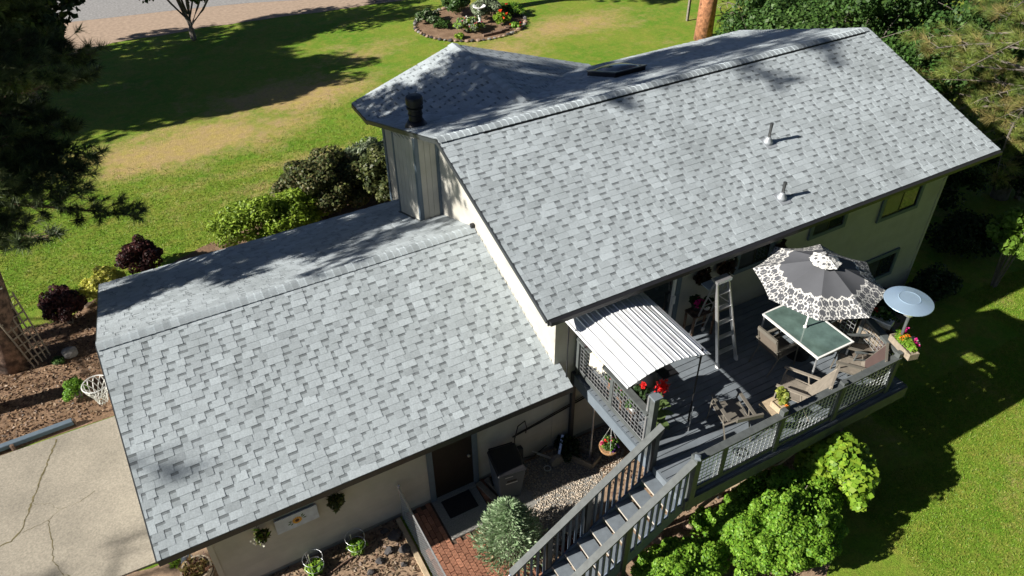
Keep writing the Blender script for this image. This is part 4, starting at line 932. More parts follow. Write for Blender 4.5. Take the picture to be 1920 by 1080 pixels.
B(19.3, 19.4, 15.0, 15.1, 0, 1.3).build('stake', M_barkgrey, None, origin=(19.35, 15, 0), label='thin grey post standing on the lawn left of the orange trunk', cat='stake')

# the thicket right of and behind the house
thick = [((17.5, 8.6), 3.6, (1.7, 1.6), G_MID, 9000, .10, 'mid green rounded tree directly behind the far roof corner'),
         ((20.5, 9.8), 4.6, (2.2, 2.0), G_MID, 11000, .11, 'taller leafy tree behind the roof at the top centre right'),
         ((16.2, 5.4), 4.1, (1.8, 1.7), [(.05, .11, .022), (.07, .14, .03), (.09, .16, .04)], 11000, .10, 'dense tree with dappled leaves beside the right gable ridge end'),
         ((19.6, 5.6), 5.6, (2.3, 2.2), G_MID, 14000, .11, 'large leafy tree at the top right with deep gaps'),
         ((23.5, 7.5), 6.0, (2.6, 2.4), G_DARK+G_MID, 10000, .13, 'dark tree farthest back in the top right thicket'),
         ((16.4, 1.9), 3.9, (1.5, 1.6), [(.05, .12, .02), (.07, .15, .03)], 10000, .09, 'leafy tree close to the right rake of the big roof'),
         ((19.8, 1.6), 5.0, (2.0, 1.9), G_MID, 11000, .11, 'leafy tree behind the pine boughs at the right'),
         ((23.8, 2.5), 6.0, (2.4, 2.4), G_DARK+G_MID, 8000, .13, 'dark tree at the right edge behind the pine boughs'),
         ((15.6, -1.2), 2.6, (1.2, 1.2), G_DARK, 6000, .09, 'shaded dark bush below the right eave corner'),
         ((18.3, -2.3), 3.0, (1.6, 1.5), G_DARK, 6000, .10, 'shaded dark bush under the pine boughs')]
for (x, y), h, (rx, ry), c, n, s, lb in thick:
    broadleaf('thicket_tree', lb, (x, y, 0), h, (rx, ry, h*.46), n, s, c, trunk_r=.09, crown_z=h*.54, lumps=60, lump_r=.24, limbs=6, fill=.12, elong=1.3)
bush('groundcover_shrub', 'low dark shrub at the foot of the right wall corner', (11.9, -4.2, .35), (.8, .5, .5), 5000, .06, G_DARK, lumps=30, stems=4, cat='shrub')
bush('groundcover_shrub', 'low dark shrub against the wall under the lower right window', (10.2, -4.05, .3), (.9, .35, .45), 4000, .06, G_DARK, lumps=30, stems=4, cat='shrub')
bush('groundcover_shrub', 'shaded ground shrub right of the white stone', (14.6, -3.2, .4), (1.3, .9, .6), 6000, .07, G_DARK, lumps=40, stems=4, cat='shrub')
# sunlit shrub at the right edge
bush('lilac_shrub', 'sunlit bright green shrub at the right edge below the pine boughs', (13.75, -4.72, 1.8), (.75, .6, .62), 4200, .10, [(.13, .24, .03), (.17, .28, .04), (.10, .19, .02)], lumps=26, lump_r=.3, hemi=False, stems=6, cat='shrub', elong=1.5, flat=.6)
# long needled pine on the right
pine('long_needle_pine', 'pine on the right edge with drooping yellow-green needle clusters', (17.9, -1.9, 0), 13, 4.4, 2.2, 120, .26, N_SUN+[(.26, .22, .08), (.20, .24, .06)], nper=64, length=.30, per=19, width=.011, spread=.75, lr=.45, taper=.25, bark=M_barkgrey)
# wooded lot behind the camera: it darkens the north side of the sky and shows in the windows
for i, (x, y, h) in enumerate(((-9, -27, 19), (-3, -31, 21), (4, -27, 20), (10, -30, 22), (17, -26, 19), (24, -23, 20), (30, -14, 19), (-16, -24, 20), (32, -4, 19), (-6, -20, 12), (21, -17, 12), (12, -21, 13))):
    broadleaf('lot_tree', ('first', 'second', 'third', 'fourth', 'fifth', 'sixth', 'seventh', 'eighth', 'ninth', 'tenth', 'eleventh', 'twelfth')[i]+' tall tree of the wooded lot, counted from the garage side', (x, y, 0), h, (4.6, 4.4, h*.42), 4200, .5, N_SUN+G_MID, trunk_r=.35, crown_z=h*.56, lumps=60, lump_r=.24, group='wooded lot behind the viewpoint')

# ------------------------------------------------------------------ round flower bed on the far lawn
bedc = (10.4, 19.9)
def ringp(t, k=1.0): 
    a = 2*math.pi*t; return (bedc[0]+2.55*k*math.cos(a)+.5*k*math.sin(a)*.4, bedc[1]-.0+2.3*k*math.sin(a)*.98-(.35*k*math.cos(a)*.8))
sheet('flower_bed', [ringp(i/28) for i in range(28)], .008, M_soil)
for i in range(64):
    p = ringp(i/64, 1.02); s = random.uniform(.08, .14)
    rock('edging_stone', ('grey edging stone in the '+('right', 'back', 'left', 'front')[int(((i/64+.125) % 1)*4)]+' part of the flower bed ring'), (p[0], p[1], .03), (s, s*.8, s*.6), random.choice((M_rock, M_darkrock, M_redstone)), 'stone', 'stones edging the round flower bed', i)
for i in range(5):
    p = ringp(.90-.035*i, .82); B(p[0]-.25, p[0]+.25, p[1]-.06, p[1]+.06, .01, .12).build('log', M_bark, None, origin=(p[0], p[1], 0), label=('lowest', 'second lowest', 'middle', 'second highest', 'highest')[4-i]+' dark log inside the right rim of the round flower bed', cat='log', group='logs inside the round flower bed')
def plantlet(name, label, x, y, r, h, n, cols, flowers=None, nf=0, size=.06, elong=2.2, cat='plant', group=None, fs=.05, z0=0.0):
    t = thing(name, label, cat, (x, y, z0), group)
    P, nr = blob_points((x, y, z0+h*.5), (r, r, h*.5), n, 14, .34, True, .2, .6); P[:, 2] = np.maximum(P[:, 2], z0+.01)
    link('foliage', leafmesh('foliage', P, size, cols, off=(x, y, z0), nrm=nr, elong=elong, flat=.3), t, M_leaf)
    mb = MB()
    for i in range(5):
        a = i*1.3; mb.tube([(x, y, z0), (x+r*.5*math.cos(a), y+r*.5*math.sin(a), z0+h*.7)], [.008, .004], 4, False)
    mb.build('stems', mat('green_stem', (.08, .12, .03), .7), t)
    if flowers:
        for ci, fc in enumerate(flowers):
            k = max(1, nf//len(flowers))
            for _ in range(k):
                a = random.random()*6.28; q = random.random()**.5; c = np.array((x+r*.9*q*math.cos(a), y+r*.9*q*math.sin(a), z0+h*(1.05-.35*q*q)))
                Q = c+rng.normal(size=(14, 3))*fs*.22; link('flower', leafmesh('flower', Q, fs*.75, [fc], off=(x, y, z0), elong=1.1, flat=.6), t, M_petal)
    return t
RED, PINK, ORG, WHT, MAG, PUR = (.65, .02, .02), (.75, .10, .22), (.80, .22, .02), (.8, .78, .72), (.62, .02, .22), (.12, .02, .25)
plantlet('flowering_plant', 'loose green perennial at the left rim of the round bed', 8.7, 20.9, .6, .6, 1800, G_MID+G_SAGE, None, 0, .07)
plantlet('flowering_plant', 'pale green clump with tiny pale flowers in the middle of the round bed', 9.9, 19.0, .7, .6, 2400, G_SAGE+G_LIME, [WHT, PINK], 14, .07)
plantlet('flowering_plant', 'tall silver-green shrub in front of the tree trunk in the round bed', 11.2, 19.9, .8, 1.1, 3200, G_SAGE, None, 0, .07)
plantlet('flowering_plant', 'green clump with an orange-red bloom right of the centre of the round bed', 11.5, 18.9, .4, .65, 1200, G_LIME, [(.75, .08, .02)], 4, .07, fs=.10)
plantlet('flowering_plant', 'low plant with small red flowers near the right logs of the round bed', 11.9, 18.2, .3, .3, 600, G_BRIGHT, [RED], 3, .05, fs=.06)
plantlet('flowering_plant', 'dark green shrub behind the bird bath in the round bed', 10.3, 21.3, .7, 1.0, 2600, G_MID, None, 0, .07)
plantlet('flowering_plant', 'dark leafy plant at the back left of the round bed', 9.0, 20.0, .35, .4, 700, G_MID, None, 0, .07)
plantlet('flowering_plant', 'green plants with red flowers at the right end of the round bed', 12.6, 19.9, .7, .5, 2200, G_MID+G_BRIGHT, [RED], 3, .07, fs=.07)
plantlet('flowering_plant', 'small green sprout at the front rim of the round bed', 9.1, 18.4, .22, .25, 400, G_LIME, None, 0, .06)
bb = thing('bird_bath', 'white stone bird bath standing among the plants of the round bed', 'bird bath', (10.72, 19.55, 0))
MB().lathe([(.2, 0), (.16, .08), (.08, .15), (.07, .65), (.12, .72)], (10.72, 19.55, 0), 16).build('pedestal', M_white, bb, smooth=True); MB().lathe([(.05, .72), (.30, .82), (.31, .86), (.27, .85), (.05, .77), (0, .77)], (10.72, 19.55, 0), 20).build('bowl', M_white, bb, smooth=True)

# ------------------------------------------------------------------ left side: trellis, birdhouse, hoop, timber, stones
tl = thing('trellis', 'wooden lattice trellis leaning against the large pine trunk', 'trellis', (-8.95, 4.7, 0))
o3 = Vector((-8.78, 4.62, .02)); ux = Vector((-.42, -.30, 0)).normalized(); uz = Vector((-.10, .05, 1)).normalized()
for i in range(5): s_ = -.32+.16*i; MB().bar(o3+ux*s_*.7, o3+ux*s_+uz*1.95, .035, .018, up=(1, -1, 0)).build('slat', M_woodraw, tl)
for i in range(8): z_ = .25+.23*i; w_ = .26+.06*z_/2; MB().bar(o3-ux*w_+uz*z_, o3+ux*w_+uz*z_, .018, .035).build('slat', M_woodraw, tl)
bh = thing('birdhouse', 'small pale grey birdhouse fixed to the side of the large pine trunk', 'birdhouse', (-8.95, 4.75, 2.2))
B(-9.05, -8.85, 4.66, 4.86, 2.05, 2.33).build('box', M_woodraw, bh); MB().profy([(-9.10, 2.33), (-8.80, 2.29), (-8.80, 2.32), (-9.10, 2.38)], 4.6, 4.92).build('roof', M_alu, bh)
rock('boulder', 'pale grey boulder in the dark mulch beside the garage corner', (-8.15, 4.5, .06), (.21, .16, .17), M_rock, 'rock', None, 3)
rock('small_stone', 'flat brown stone at the lawn edge between the burgundy bush and the yellow shrub', (-7.6, 6.35, .03), (.16, .1, .07), M_redstone, 'rock', None, 5)
plantlet('seedling', 'small green weed at the foot of the trellis', -8.45, 4.42, .16, .12, 200, G_MID, None, 0, .05)
tk = MB().bar((-10.9, 1.98, .11), (-8.30, 2.08, .11), .13, .12); tk.build('timber_edging', M_trim, None, origin=(-9.6, 2.03, 0), bevel=.01, label='long weathered blue-grey timber lying along the driveway edge', cat='timber')
MB().lathe([(0, 0), (.03, 0), (.03, .19), (0, .2)], (-8.27, 2.06, 0), 8).build('end_stake', M_bark, None, origin=(-8.27, 2.06, 0), label='dark stake at the right end of the blue-grey timber', cat='stake')
MB().lathe([(0, 0), (.04, 0), (.04, .17), (0, .18)], (-9.5, 1.92, 0), 8).build('end_stake', M_bark, None, origin=(-9.5, 1.92, 0), label='dark stake in the middle of the blue-grey timber', cat='stake')
hp = thing('basketball_hoop', 'basketball rim with white net hung on the garage gable above the driveway', 'basketball hoop', (-7.18, -.50, 3.05))
hc = Vector((-7.18, -.52, 3.05)); MB().torus(hc, .225, .010, 28, 6).build('rim', M_white, hp)
m_ = MB(); nn = 12
def np_(k, lev):
    rr = (.225, .20, .155, .115, .095, .085)[lev]; a = 2*math.pi*(k+(lev % 2)*.5)/nn; return hc+Vector((rr*math.cos(a), rr*math.sin(a), -(0, .10, .20, .29, .37, .44)[lev]))
for lev in range(5):
    for k in range(nn):
        m_.bar(np_(k, lev), np_(k, lev+1), .012, .012); m_.bar(np_(k, lev), np_(k-1 if lev % 2 == 0 else k+1, lev+1), .012, .012)
m_.build('net', M_net, hp)
MB().bar((-6.97, -.52, 3.04), (-6.29, -.52, 3.02), .05, .03).build('bracket', M_blackm, hp)

# fallen bark, cones and needles on the mulch and soil: nobody could count them
def litter(name, n, region, size, cols, z=.012, label=None, cat=None, m=None, kind='stuff'):
    x0, x1, y0, y1 = region; P = np.stack([rng.uniform(x0, x1, n), rng.uniform(y0, y1, n), np.full(n, z)+rng.uniform(0, .01, n)], -1)
    o = link(name, leafmesh(name, P, size, cols, elong=2.4, flat=1.6), None, m or M_leaf); return setp(o, label, cat, None, kind)
litter('mulch_litter', 5200, (-10.6, -6.4, 2.1, 6.2), .035, [(.30, .19, .11), (.14, .08, .05), (.36, .26, .17), (.08, .05, .035)], label='bark chips and pine litter scattered over the mulch bed', cat='mulch')
litter('soil_litter', 2600, (-6.2, -2.95, -5.6, -3.7), .035, [(.34, .26, .17), (.20, .13, .09), (.12, .09, .06)], z=.016, label='chips and dry leaves scattered over the garden bed by the garage wall', cat='mulch')
litter('yard_litter', 2600, (1.0, 5.2, -7.2, -4.2), .035, [(.36, .26, .18), (.22, .14, .10), (.42, .33, .24)], z=.014, label='dry leaves and chips on the bare soil beneath the deck', cat='leaf litter')
# lawn blades
def blades(name, n, poly_fn, box, h, label):
    x0, x1, y0, y1 = box; X = rng.uniform(x0, x1, n); Y = rng.uniform(y0, y1, n); k = poly_fn(X, Y); X = X[k]; Y = Y[k]; n = len(X)
    P = np.stack([X, Y, np.zeros(n)], -1); d = rdir(n); d[:, 2] = np.abs(d[:, 2])+.5; d /= np.linalg.norm(d, axis=1, keepdims=True); s = np.cross(d, rdir(n)); s /= np.linalg.norm(s, axis=1, keepdims=True)
    V = np.empty((n, 3, 3), np.float32); w = h*.16; V[:, 0] = P-s*w; V[:, 1] = P+s*w; V[:, 2] = P+d*h*rng.uniform(.5, 1.2, (n, 1))
    cols = np.array([(.16, .28, .026), (.22, .32, .036), (.30, .32, .06), (.13, .24, .022)])[rng.integers(0, 4, n)]
    o = link(name, npmesh(name, V.reshape(-1, 3), np.arange(n*3).reshape(n, 3), col=np.repeat(cols, 3, 0)), None, M_leaf); return setp(o, label, 'grass', None, 'stuff')
DRY = ((-3.3, 14.4, 4.6, 1.7, 1.0), (0.7, 16.6, 3.6, 1.8, 0.9))
def green(x, y):
    d = np.zeros_like(x)
    for cx, cy, rx, ry, w in DRY: d = np.maximum(d, np.clip((1.3-np.hypot((x-cx)/rx, (y-cy)/ry)), 0, 1)*w*1.4)
    return rng.random(len(x)) > d
blades('grass', 120000, lambda x, y: ((y < -6.2+(x-7.6)*.25) & (x > 5.0) & (y < -8.0+(8-x)*.25) | (x > 7.4) & (y < -6.3) | ((x > 12.6) & (y < -4.6))), (4.8, 18, -11.5, -4.4), .05, 'short mown grass of the lawn beside the deck')
blades('grass', 130000, lambda x, y: (rng.random(len(x)) < np.clip((17-y)/7, 0, 1)) & (y > 6.9) & ~((x > -3.9) & (x < 3) & (y < 8.3)) & ~((x > -6) & (x <= -3.9) & (y < 7.6)) & ~((x > -9) & (x < -6) & (y < 6.9)) & green(x, y), (-11, 9, 6.9, 17), .06, 'short mown grass of the lawn behind the garage')

# ------------------------------------------------------------------ side yard: brick path, slab, gravel, fence, bin
pb = MB().prism([(-2.78, -3.68), (-1.0, -3.68), (-1.0, -8.0), (-2.78, -8.0)], -.02, .022).build('brick_path', M_mortar, None, kind='structure')
bme = {}
def brick(x, y, ang, L_=.195, W_=.095, h=.028):
    k = (L_, W_)
    if k not in bme:
        m_ = MB(); c = .004; m_.add([(-L_/2, -W_/2, 0), (L_/2, -W_/2, 0), (L_/2, W_/2, 0), (-L_/2, W_/2, 0), (-L_/2+c, -W_/2+c, h), (L_/2-c, -W_/2+c, h), (L_/2-c, W_/2-c, h), (-L_/2+c, W_/2-c, h)], [(4, 5, 6, 7), (0, 1, 5, 4), (1, 2, 6, 5), (2, 3, 7, 6), (3, 0, 4, 7)])
        me = m_.mesh('brick'); me.materials.append(M_brick); bme[k] = me
    o = bpy.data.objects.new('brick', bme[k]); COL.objects.link(o); o.parent = pb
    o.location = (x, y, .0225+random.uniform(-.004, .004)); o.rotation_euler = (random.uniform(-.015, .015), random.uniform(-.015, .015), ang+random.uniform(-.02, .02))
for i in range(22):
    for j in range(18):
        x = -2.73+.1*j; y = -3.78-.2*i-(.1 if j % 2 else 0)
        if y < -7.9 or x > -1.05 or (-2.24 < x < -1.28 and y > -4.72): continue
        brick(x, y, math.pi/2)
sl = B(-2.24, -1.30, -4.68, -3.71, -.02, .07).build('door_slab', M_slab, None, origin=(-1.8, -4.2, 0), label='speckled concrete slab in front of the dark garage side door', cat='slab', bevel=.008)
B(-2.08, -1.46, -4.25, -3.80, .071, .085).build('doormat', M_mat, None, origin=(-1.77, -4.0, .07), label='black doormat lying on the speckled slab by the side door', cat='doormat', bevel=.006)
for i, (x0, lb) in enumerate(((-1.22, 'weathered timber laid beside the slab, nearer the door'), (-1.03, 'weathered timber laid beside the slab, nearer the wheelie bin'))):
    MB().bar((x0, -3.74, .045), (x0+.22, -4.75, .045), .11, .09).build('timber', M_woodraw, None, origin=(x0, -4.2, 0), label=lb, cat='timber', group='timbers next to the door slab')
# gravel as loose stones
n = 9000; x = rng.uniform(-1.15, 1.9, n); y = rng.uniform(-5.85, -3.72, n); k = (y > -3.72-(2.4-x)*.62) | (y > -4.9); k = (y > -5.2-(0.6-x)*.45) & (y > -4.3-(2.2-x)*.75) & ~((x < -.4) & (x > -1.25) & (y > -4.75)); x = x[k]; y = y[k]; n = len(x)
oc = np.array([(1, 0, 0), (-1, 0, 0), (0, 1, 0), (0, -1, 0), (0, 0, 1), (0, 0, -1)], float); of = np.array([(0, 2, 4), (2, 1, 4), (1, 3, 4), (3, 0, 4), (2, 0, 5), (1, 2, 5), (3, 1, 5), (0, 3, 5)])
sz = rng.uniform(.010, .024, (n, 1, 1)); V = oc[None]*sz*rng.uniform(.6, 1.3, (n, 6, 1)); th = rng.uniform(0, 6.28, n); cs, sn = np.cos(th)[:, None], np.sin(th)[:, None]
V = np.stack([V[..., 0]*cs-V[..., 1]*sn, V[..., 0]*sn+V[..., 1]*cs, V[..., 2]*.7], -1)+np.stack([x, y, np.full(n, .02)], -1)[:, None]
F = (of[None]+np.arange(n)[:, None, None]*6).reshape(-1, 3)
o = link('gravel', npmesh('gravel', V.reshape(-1, 3), F, tone=np.repeat(rng.uniform(.45, 1.45, n), 6)), None, M_peb); setp(o, 'pale gravel spread beside the wheelie bin below the deck', 'gravel', None, 'stuff')
# wheelie bin
bx, by = -.78, -4.17
bn = thing('wheelie_bin', 'blue-grey wheelie bin with black lid against the shaded wall', 'trash bin', (bx, by, 0), rotz=math.radians(-8))
MB().hexa([Vector(p) for p in ((-.22, -.22, .05), (.22, -.22, .05), (.22, .24, .05), (-.22, .24, .05), (-.29, -.31, .96), (.29, -.31, .96), (.29, .31, .96), (-.29, .31, .96))]).build('body', M_bin, bn, bevel=.02)
MB().hexa([Vector(p) for p in ((-.31, -.35, .965), (.31, -.35, .965), (.31, .32, .985), (-.31, .32, .985), (-.26, -.29, 1.02), (.26, -.29, 1.02), (.27, .30, 1.07), (-.27, .30, 1.07))]).build('lid', M_black, bn, bevel=.015)
MB().tube([(-.25, .36, 1.0), (.25, .36, 1.0)], .018, 8).build('handle', M_black, bn)
for sx in (-1, 1): MB().tube([(sx*.20, .26, .11), (sx*.26, .26, .11)], .11, 16).build('wheel', M_black, bn)
lab = MB().box(-.10, .06, -.306, -.292, .80, .83); 
MB().bar((-.14, -.2965, .85), (.02, -.2965, .85), .004, .05).build('sticker', M_alu, bn); MB().bar((-.10, -.283, .70), (.10, -.283, .70), .006, .07).build('sticker', M_blackm, bn); MB().bar((-.12, -.280, .62), (.12, -.280, .62), .004, .02).build('sticker', M_alu, bn)
# chain link fence running from the wall
FX = -2.87; fe = thing('chain_link_fence', 'low chain link fence running from the garage wall past the brick path', 'fence', (FX, -3.8, 0))
for y in (-3.75, -6.0, -8.2): MB().tube([(FX, y, 0), (FX, y, 1.03)], .022, 8).build('post', M_alu, fe); MB().lathe([(.03, 0), (.03, .03), (0, .05)], (FX, y, 1.03), 8).build('post_cap', M_alu, fe)
MB().tube([(FX, -3.75, .99), (FX, -8.2, .99)], .018, 8).build('top_rail', M_alu, fe)
m_ = MB(); L_ = 4.45; H_ = .92; s = -H_
while s < L_:
    for q in (1, -1):
        a = (max(s, 0), (max(s, 0)-s)); b = (min(s+H_, L_), min(s+H_, L_)-s)
        if b[0] <= a[0]: continue
        f_ = lambda p: (FX+.004*q, -3.75-p[0], .05+(p[1] if q > 0 else H_-p[1])); m_.bar(f_(a), f_(b), .004, .004)
    s += .075
m_.build('chain_link_mesh', M_wire, fe)
B(-3.02, -2.93, -8.2, -3.75, 0, .09).build('timber_edging', M_woodtan, None, origin=(-2.97, -5, 0), label='tan timber edging along the foot of the chain link fence', cat='timber')
# garden bed by the garage wall
for i, (x, y, s) in enumerate(((-3.15, -4.05, .17), (-3.38, -4.3, .12), (-3.62, -4.42, .10), (-3.1, -4.42, .15), (-3.85, -4.55, .09), (-4.05, -4.66, .12), (-3.25, -4.7, .08), (-4.3, -4.75, .07), (-3.3, -3.85, .09))):
    rock('bed_stone', 'dark stone in the soil near the fence, '+['largest by the timber edging', 'second from the fence', 'flat one left of the pair', 'rounded one in front of the largest', 'small one in the middle of the row', 'oblong one left in the row', 'tiny one nearest the viewer', 'last one at the left end', 'small one closest to the wall'][i], (x, y, .03), (s, s*.7, s*.6), M_darkrock, 'stone', 'dark stones in the garden bed', 20+i)
MB().tube([(-4.9, -4.28, .03), (-4.2, -4.12, .05), (-3.6, -4.0, .03)], .022, 6).build('branch', M_bark, None, origin=(-4.2, -4.1, 0), label='dark fallen branch lying along the garden bed', cat='branch')
for i, (x, y, lb) in enumerate(((-4.72, -4.02, 'green seedling in a wire ring by the garage wall, left one'), (-3.90, -3.98, 'green seedling in a wire ring by the garage wall, right one'))):
    plantlet('garden_plant', lb, x, y, .17, .26, 420, G_LIME+G_BRIGHT, None, 0, .05, group='seedlings by the garage wall')
    cg_ = thing('plant_cage', ('left' if i == 0 else 'right')+' wire cage with a white stake in the garden bed by the garage', 'plant cage', (x, y, 0), 'plant cages by the garage wall')
    for z in (.22, .45): MB().torus((x, y, z), .16+.05*z, .0028, 18, 4).build('ring', M_wire, cg_)
    for k in range(3): a = k*2.1; MB().tube([(x+.15*math.cos(a), y+.15*math.sin(a), 0), (x+.18*math.cos(a), y+.18*math.sin(a), .46)], .004, 4).build('leg', M_wire, cg_)
    MB().tube([(x-.05, y+.12, 0), (x-.05, y+.12, .42)], .014, 6).build('stake', M_alu, cg_)
# board with a painted sunflower, hung on the garage wall
sg = thing('sunflower_board', 'long pale blue board painted with a sunflower on the garage wall', 'wall art', (-4.76, -3.70, 1.28))
B(-5.14, -4.38, -3.725, -3.70, 1.09, 1.46).build('board', mat('pale_blue_paint', (.50, .56, .66), .6), sg)
def disc(name, c, r, m, n=12, y=-3.728, sx=1): return MB().add([(c[0], y, c[1])]+[(c[0]+r*sx*math.cos(2*math.pi*k/n), y, c[1]+r*math.sin(2*math.pi*k/n)) for k in range(n)], [(0, k+1, (k+1) % n+1) for k in range(n)]).build(name, m, sg)
pm_ = MB(); 
for k in range(14):
    a = 2*math.pi*k/14; p = Vector((-4.76, -3.728, 1.275)); d_ = Vector((math.cos(a), 0, math.sin(a))); q_ = Vector((-math.sin(a), 0, math.cos(a)))
    pm_.add([p+d_*.03, p+d_*.065+q_*.018, p+d_*.10, p+d_*.065-q_*.018], [(0, 1, 2, 3)])
pm_.build('petals', mat('yellow_paint', (.70, .36, .03), .6), sg); disc('flower_centre', (-4.76, 1.275), .040, mat('brown_paint', (.10, .04, .02), .6), y=-3.731)
lm = MB()
for (dx, dz, a) in ((-.12, .02, 2.8), (-.14, -.03, 3.5), (.12, .05, .5), (.14, .0, 0.0), (.10, .09, .9), (-.10, -.06, 3.9)):
    p = Vector((-4.76+dx, -3.7275, 1.275+dz)); d_ = Vector((math.cos(a), 0, math.sin(a))); q_ = Vector((-math.sin(a), 0, math.cos(a))); lm.add([p-d_*.04, p+q_*.016, p+d_*.04, p-q_*.016], [(0, 1, 2, 3)])
lm.build('painted_leaves', mat('green_paint', (.05, .12, .03), .6), sg)
def wallplant(x, z, lb, cols, fl=None):
    t = thing('wall_planter', lb, 'hanging plant', (x, -3.80, z), 'wall planters either side of the sunflower board')
    P, nr = blob_points((x, -3.83, z), (.13, .10, .17), 420, 14, .4, False, .2, .7); link('foliage', leafmesh('foliage', P, .05, cols, off=(x, -3.80, z), elong=2.4), t, M_leaf)
    MB().lathe([(.0, -.12), (.06, -.10), (.09, .0), (.09, .01)], (x, -3.79, z-.02), 10).build('pot', M_coir, t); MB().tube([(x, -3.70, z+.2), (x, -3.8, z+.2), (x, -3.8, z)], .005, 4).build('hook', M_blackm, t)
    if fl: Q = np.array((x-.02, -3.9, z-.04))+rng.normal(size=(26, 3))*.06; link('flower', leafmesh('flower', Q, .035, fl, off=(x, -3.80, z), elong=1.1), t, M_petal)
wallplant(-5.42, 1.42, 'wall planter with green leaves and white blooms left of the sunflower board', G_OLIVE+G_LIME[:1], [(.6, .6, .5)]); wallplant(-4.05, 1.42, 'dark leafed wall planter right of the sunflower board', G_OLIVE)
# planter tub and ornaments at the garage corner
pt = thing('barrel_planter', 'round wooden barrel planter full of dry stems by the garage corner', 'planter', (-6.62, -3.15, 0))
MB().lathe([(.20, 0), (.27, .2), (.27, .40), (.24, .40), (.24, .34), (0, .34)], (-6.62, -3.15, 0), 20).build('tub', M_woodraw, pt); MB().torus((-6.62, -3.15, .28), .272, .012, 20, 6).build('hoop', M_blackm, pt)
P = np.stack([-6.62+rng.normal(0, .09, 300), -3.15+rng.normal(0, .09, 300), .36+rng.uniform(0, .1, 300)], -1); link('stems', leafmesh('stems', P, .05, [(.20, .13, .05), (.12, .10, .03), (.10, .05, .03)], off=(-6.62, -3.15, 0), elong=3.5), pt, M_leaf)
orn = thing('garden_ornament', 'small grey-blue ornament bottle beside the barrel planter under the eave', 'ornament', (-6.75, -2.72, 0))
MB().lathe([(0, 0), (.10, .02), (.12, .12), (.09, .24), (.04, .3), (.04, .36), (0, .37)], (-6.75, -2.72, 0), 14).build('bottle', M_bin, orn, smooth=True); MB().torus((-6.75, -2.72, .33), .045, .01, 12, 5).build('collar', M_alu, orn)
plantlet('garden_plant', 'small yellow-green weed at the driveway corner under the eave', -6.98, -2.58, .10, .10, 120, G_LIME, None, 0, .04)
# things lying under the deck
plb = thing('raised_planter', 'low wooden planter frame in the shade under the deck edge', 'planter', (.75, -4.2, 0))
for a, b in (((.55, -3.80), (1.02, -4.55)), ((.85, -3.75), (1.32, -4.42)), ((1.02, -4.55), (1.32, -4.42))): MB().bar((*a, .09), (*b, .09), .04, .16).build('side_board', M_woodraw, plb)
P, nr = blob_points((.8, -3.95, .2), (.22, .3, .25), 700, 12, .4, True, .2, .6); link('foliage', leafmesh('foliage', P, .05, G_DARK, off=(.75, -4.2, 0)), plb, M_leaf)
hr = thing('hose_cart', 'pale folded hose cart lying against the wall under the conduit', 'hose cart', (.25, -3.95, 0))
MB().bar((.0, -3.82, .42), (.42, -4.05, .16), .02, .02).build('handle', M_alu, hr); MB().bar((.06, -3.92, .40), (.47, -4.13, .14), .02, .02).build('handle', M_alu, hr); MB().lathe([(.14, -.05), (.14, .05)], (0, 0, 0), 14).rot((.42, -4.1, .16), 0, math.pi/2).build('reel', M_slab, hr); MB().torus((.2, -4.12, .07), .07, .012, 14, 5).build('coil', M_alu, hr)
MB().bar((.55, -4.0, .16), (.78, -3.76, .42), .05, .03).build('tool_handle', M_alu, None, origin=(.6, -3.9, 0), label='bluish metal bar leaning on the wall beside the hose cart', cat='bar')
for i, (x, y, s, lb) in enumerate(((1.15, -6.60, .16, 'tan boulder under the near edge of the stairs top'), (.95, -6.72, .13, 'small pale rounded stone right of the stair balusters'), (1.9, -6.62, .17, 'reddish stone at the foot of the first deck post'), (2.25, -6.55, .13, 'tan stone between the first and second deck posts'), (1.5, -6.9, .12, 'brown stone in front of the low beam shadows'), (.55, -7.05, .14, 'stone between the stairs and the low green shrub'))):
    rock('boulder', lb, (x, y, .03), (s, s*.75, s*.7), M_redstone, 'rock', 'stones under the deck edge', 50+i)
rock('boulder', 'grey-green flat stone at the gravel edge beside the handrail', (-.05, -5.55, .02), (.28, .12, .07), M_rock, 'rock', None, 70)
plantlet('garden_plant', 'dark burgundy seedling on the gravel beside the handrail', -.35, -5.95, .28, .25, 500, G_BURG, None, 0, .05)
rock('boulder', 'white stone lying in the dark bed near the right house corner', (12.67, -3.95, .08), (.20, .15, .13), mat('white_stone', (.5, .48, .45), .9, var=.2), 'rock', None, 71)
rock('boulder', 'smaller pale stone in front of the white stone by the dark lawn', (11.6, -4.45, .03), (.10, .08, .06), M_rock, 'rock', None, 72)
B(6.0, 6.22, -7.44, -7.36, 1.3, 1.34).build('paint_tray', M_alu, None, origin=(6.1, -7.4, 1.3)) if False else None

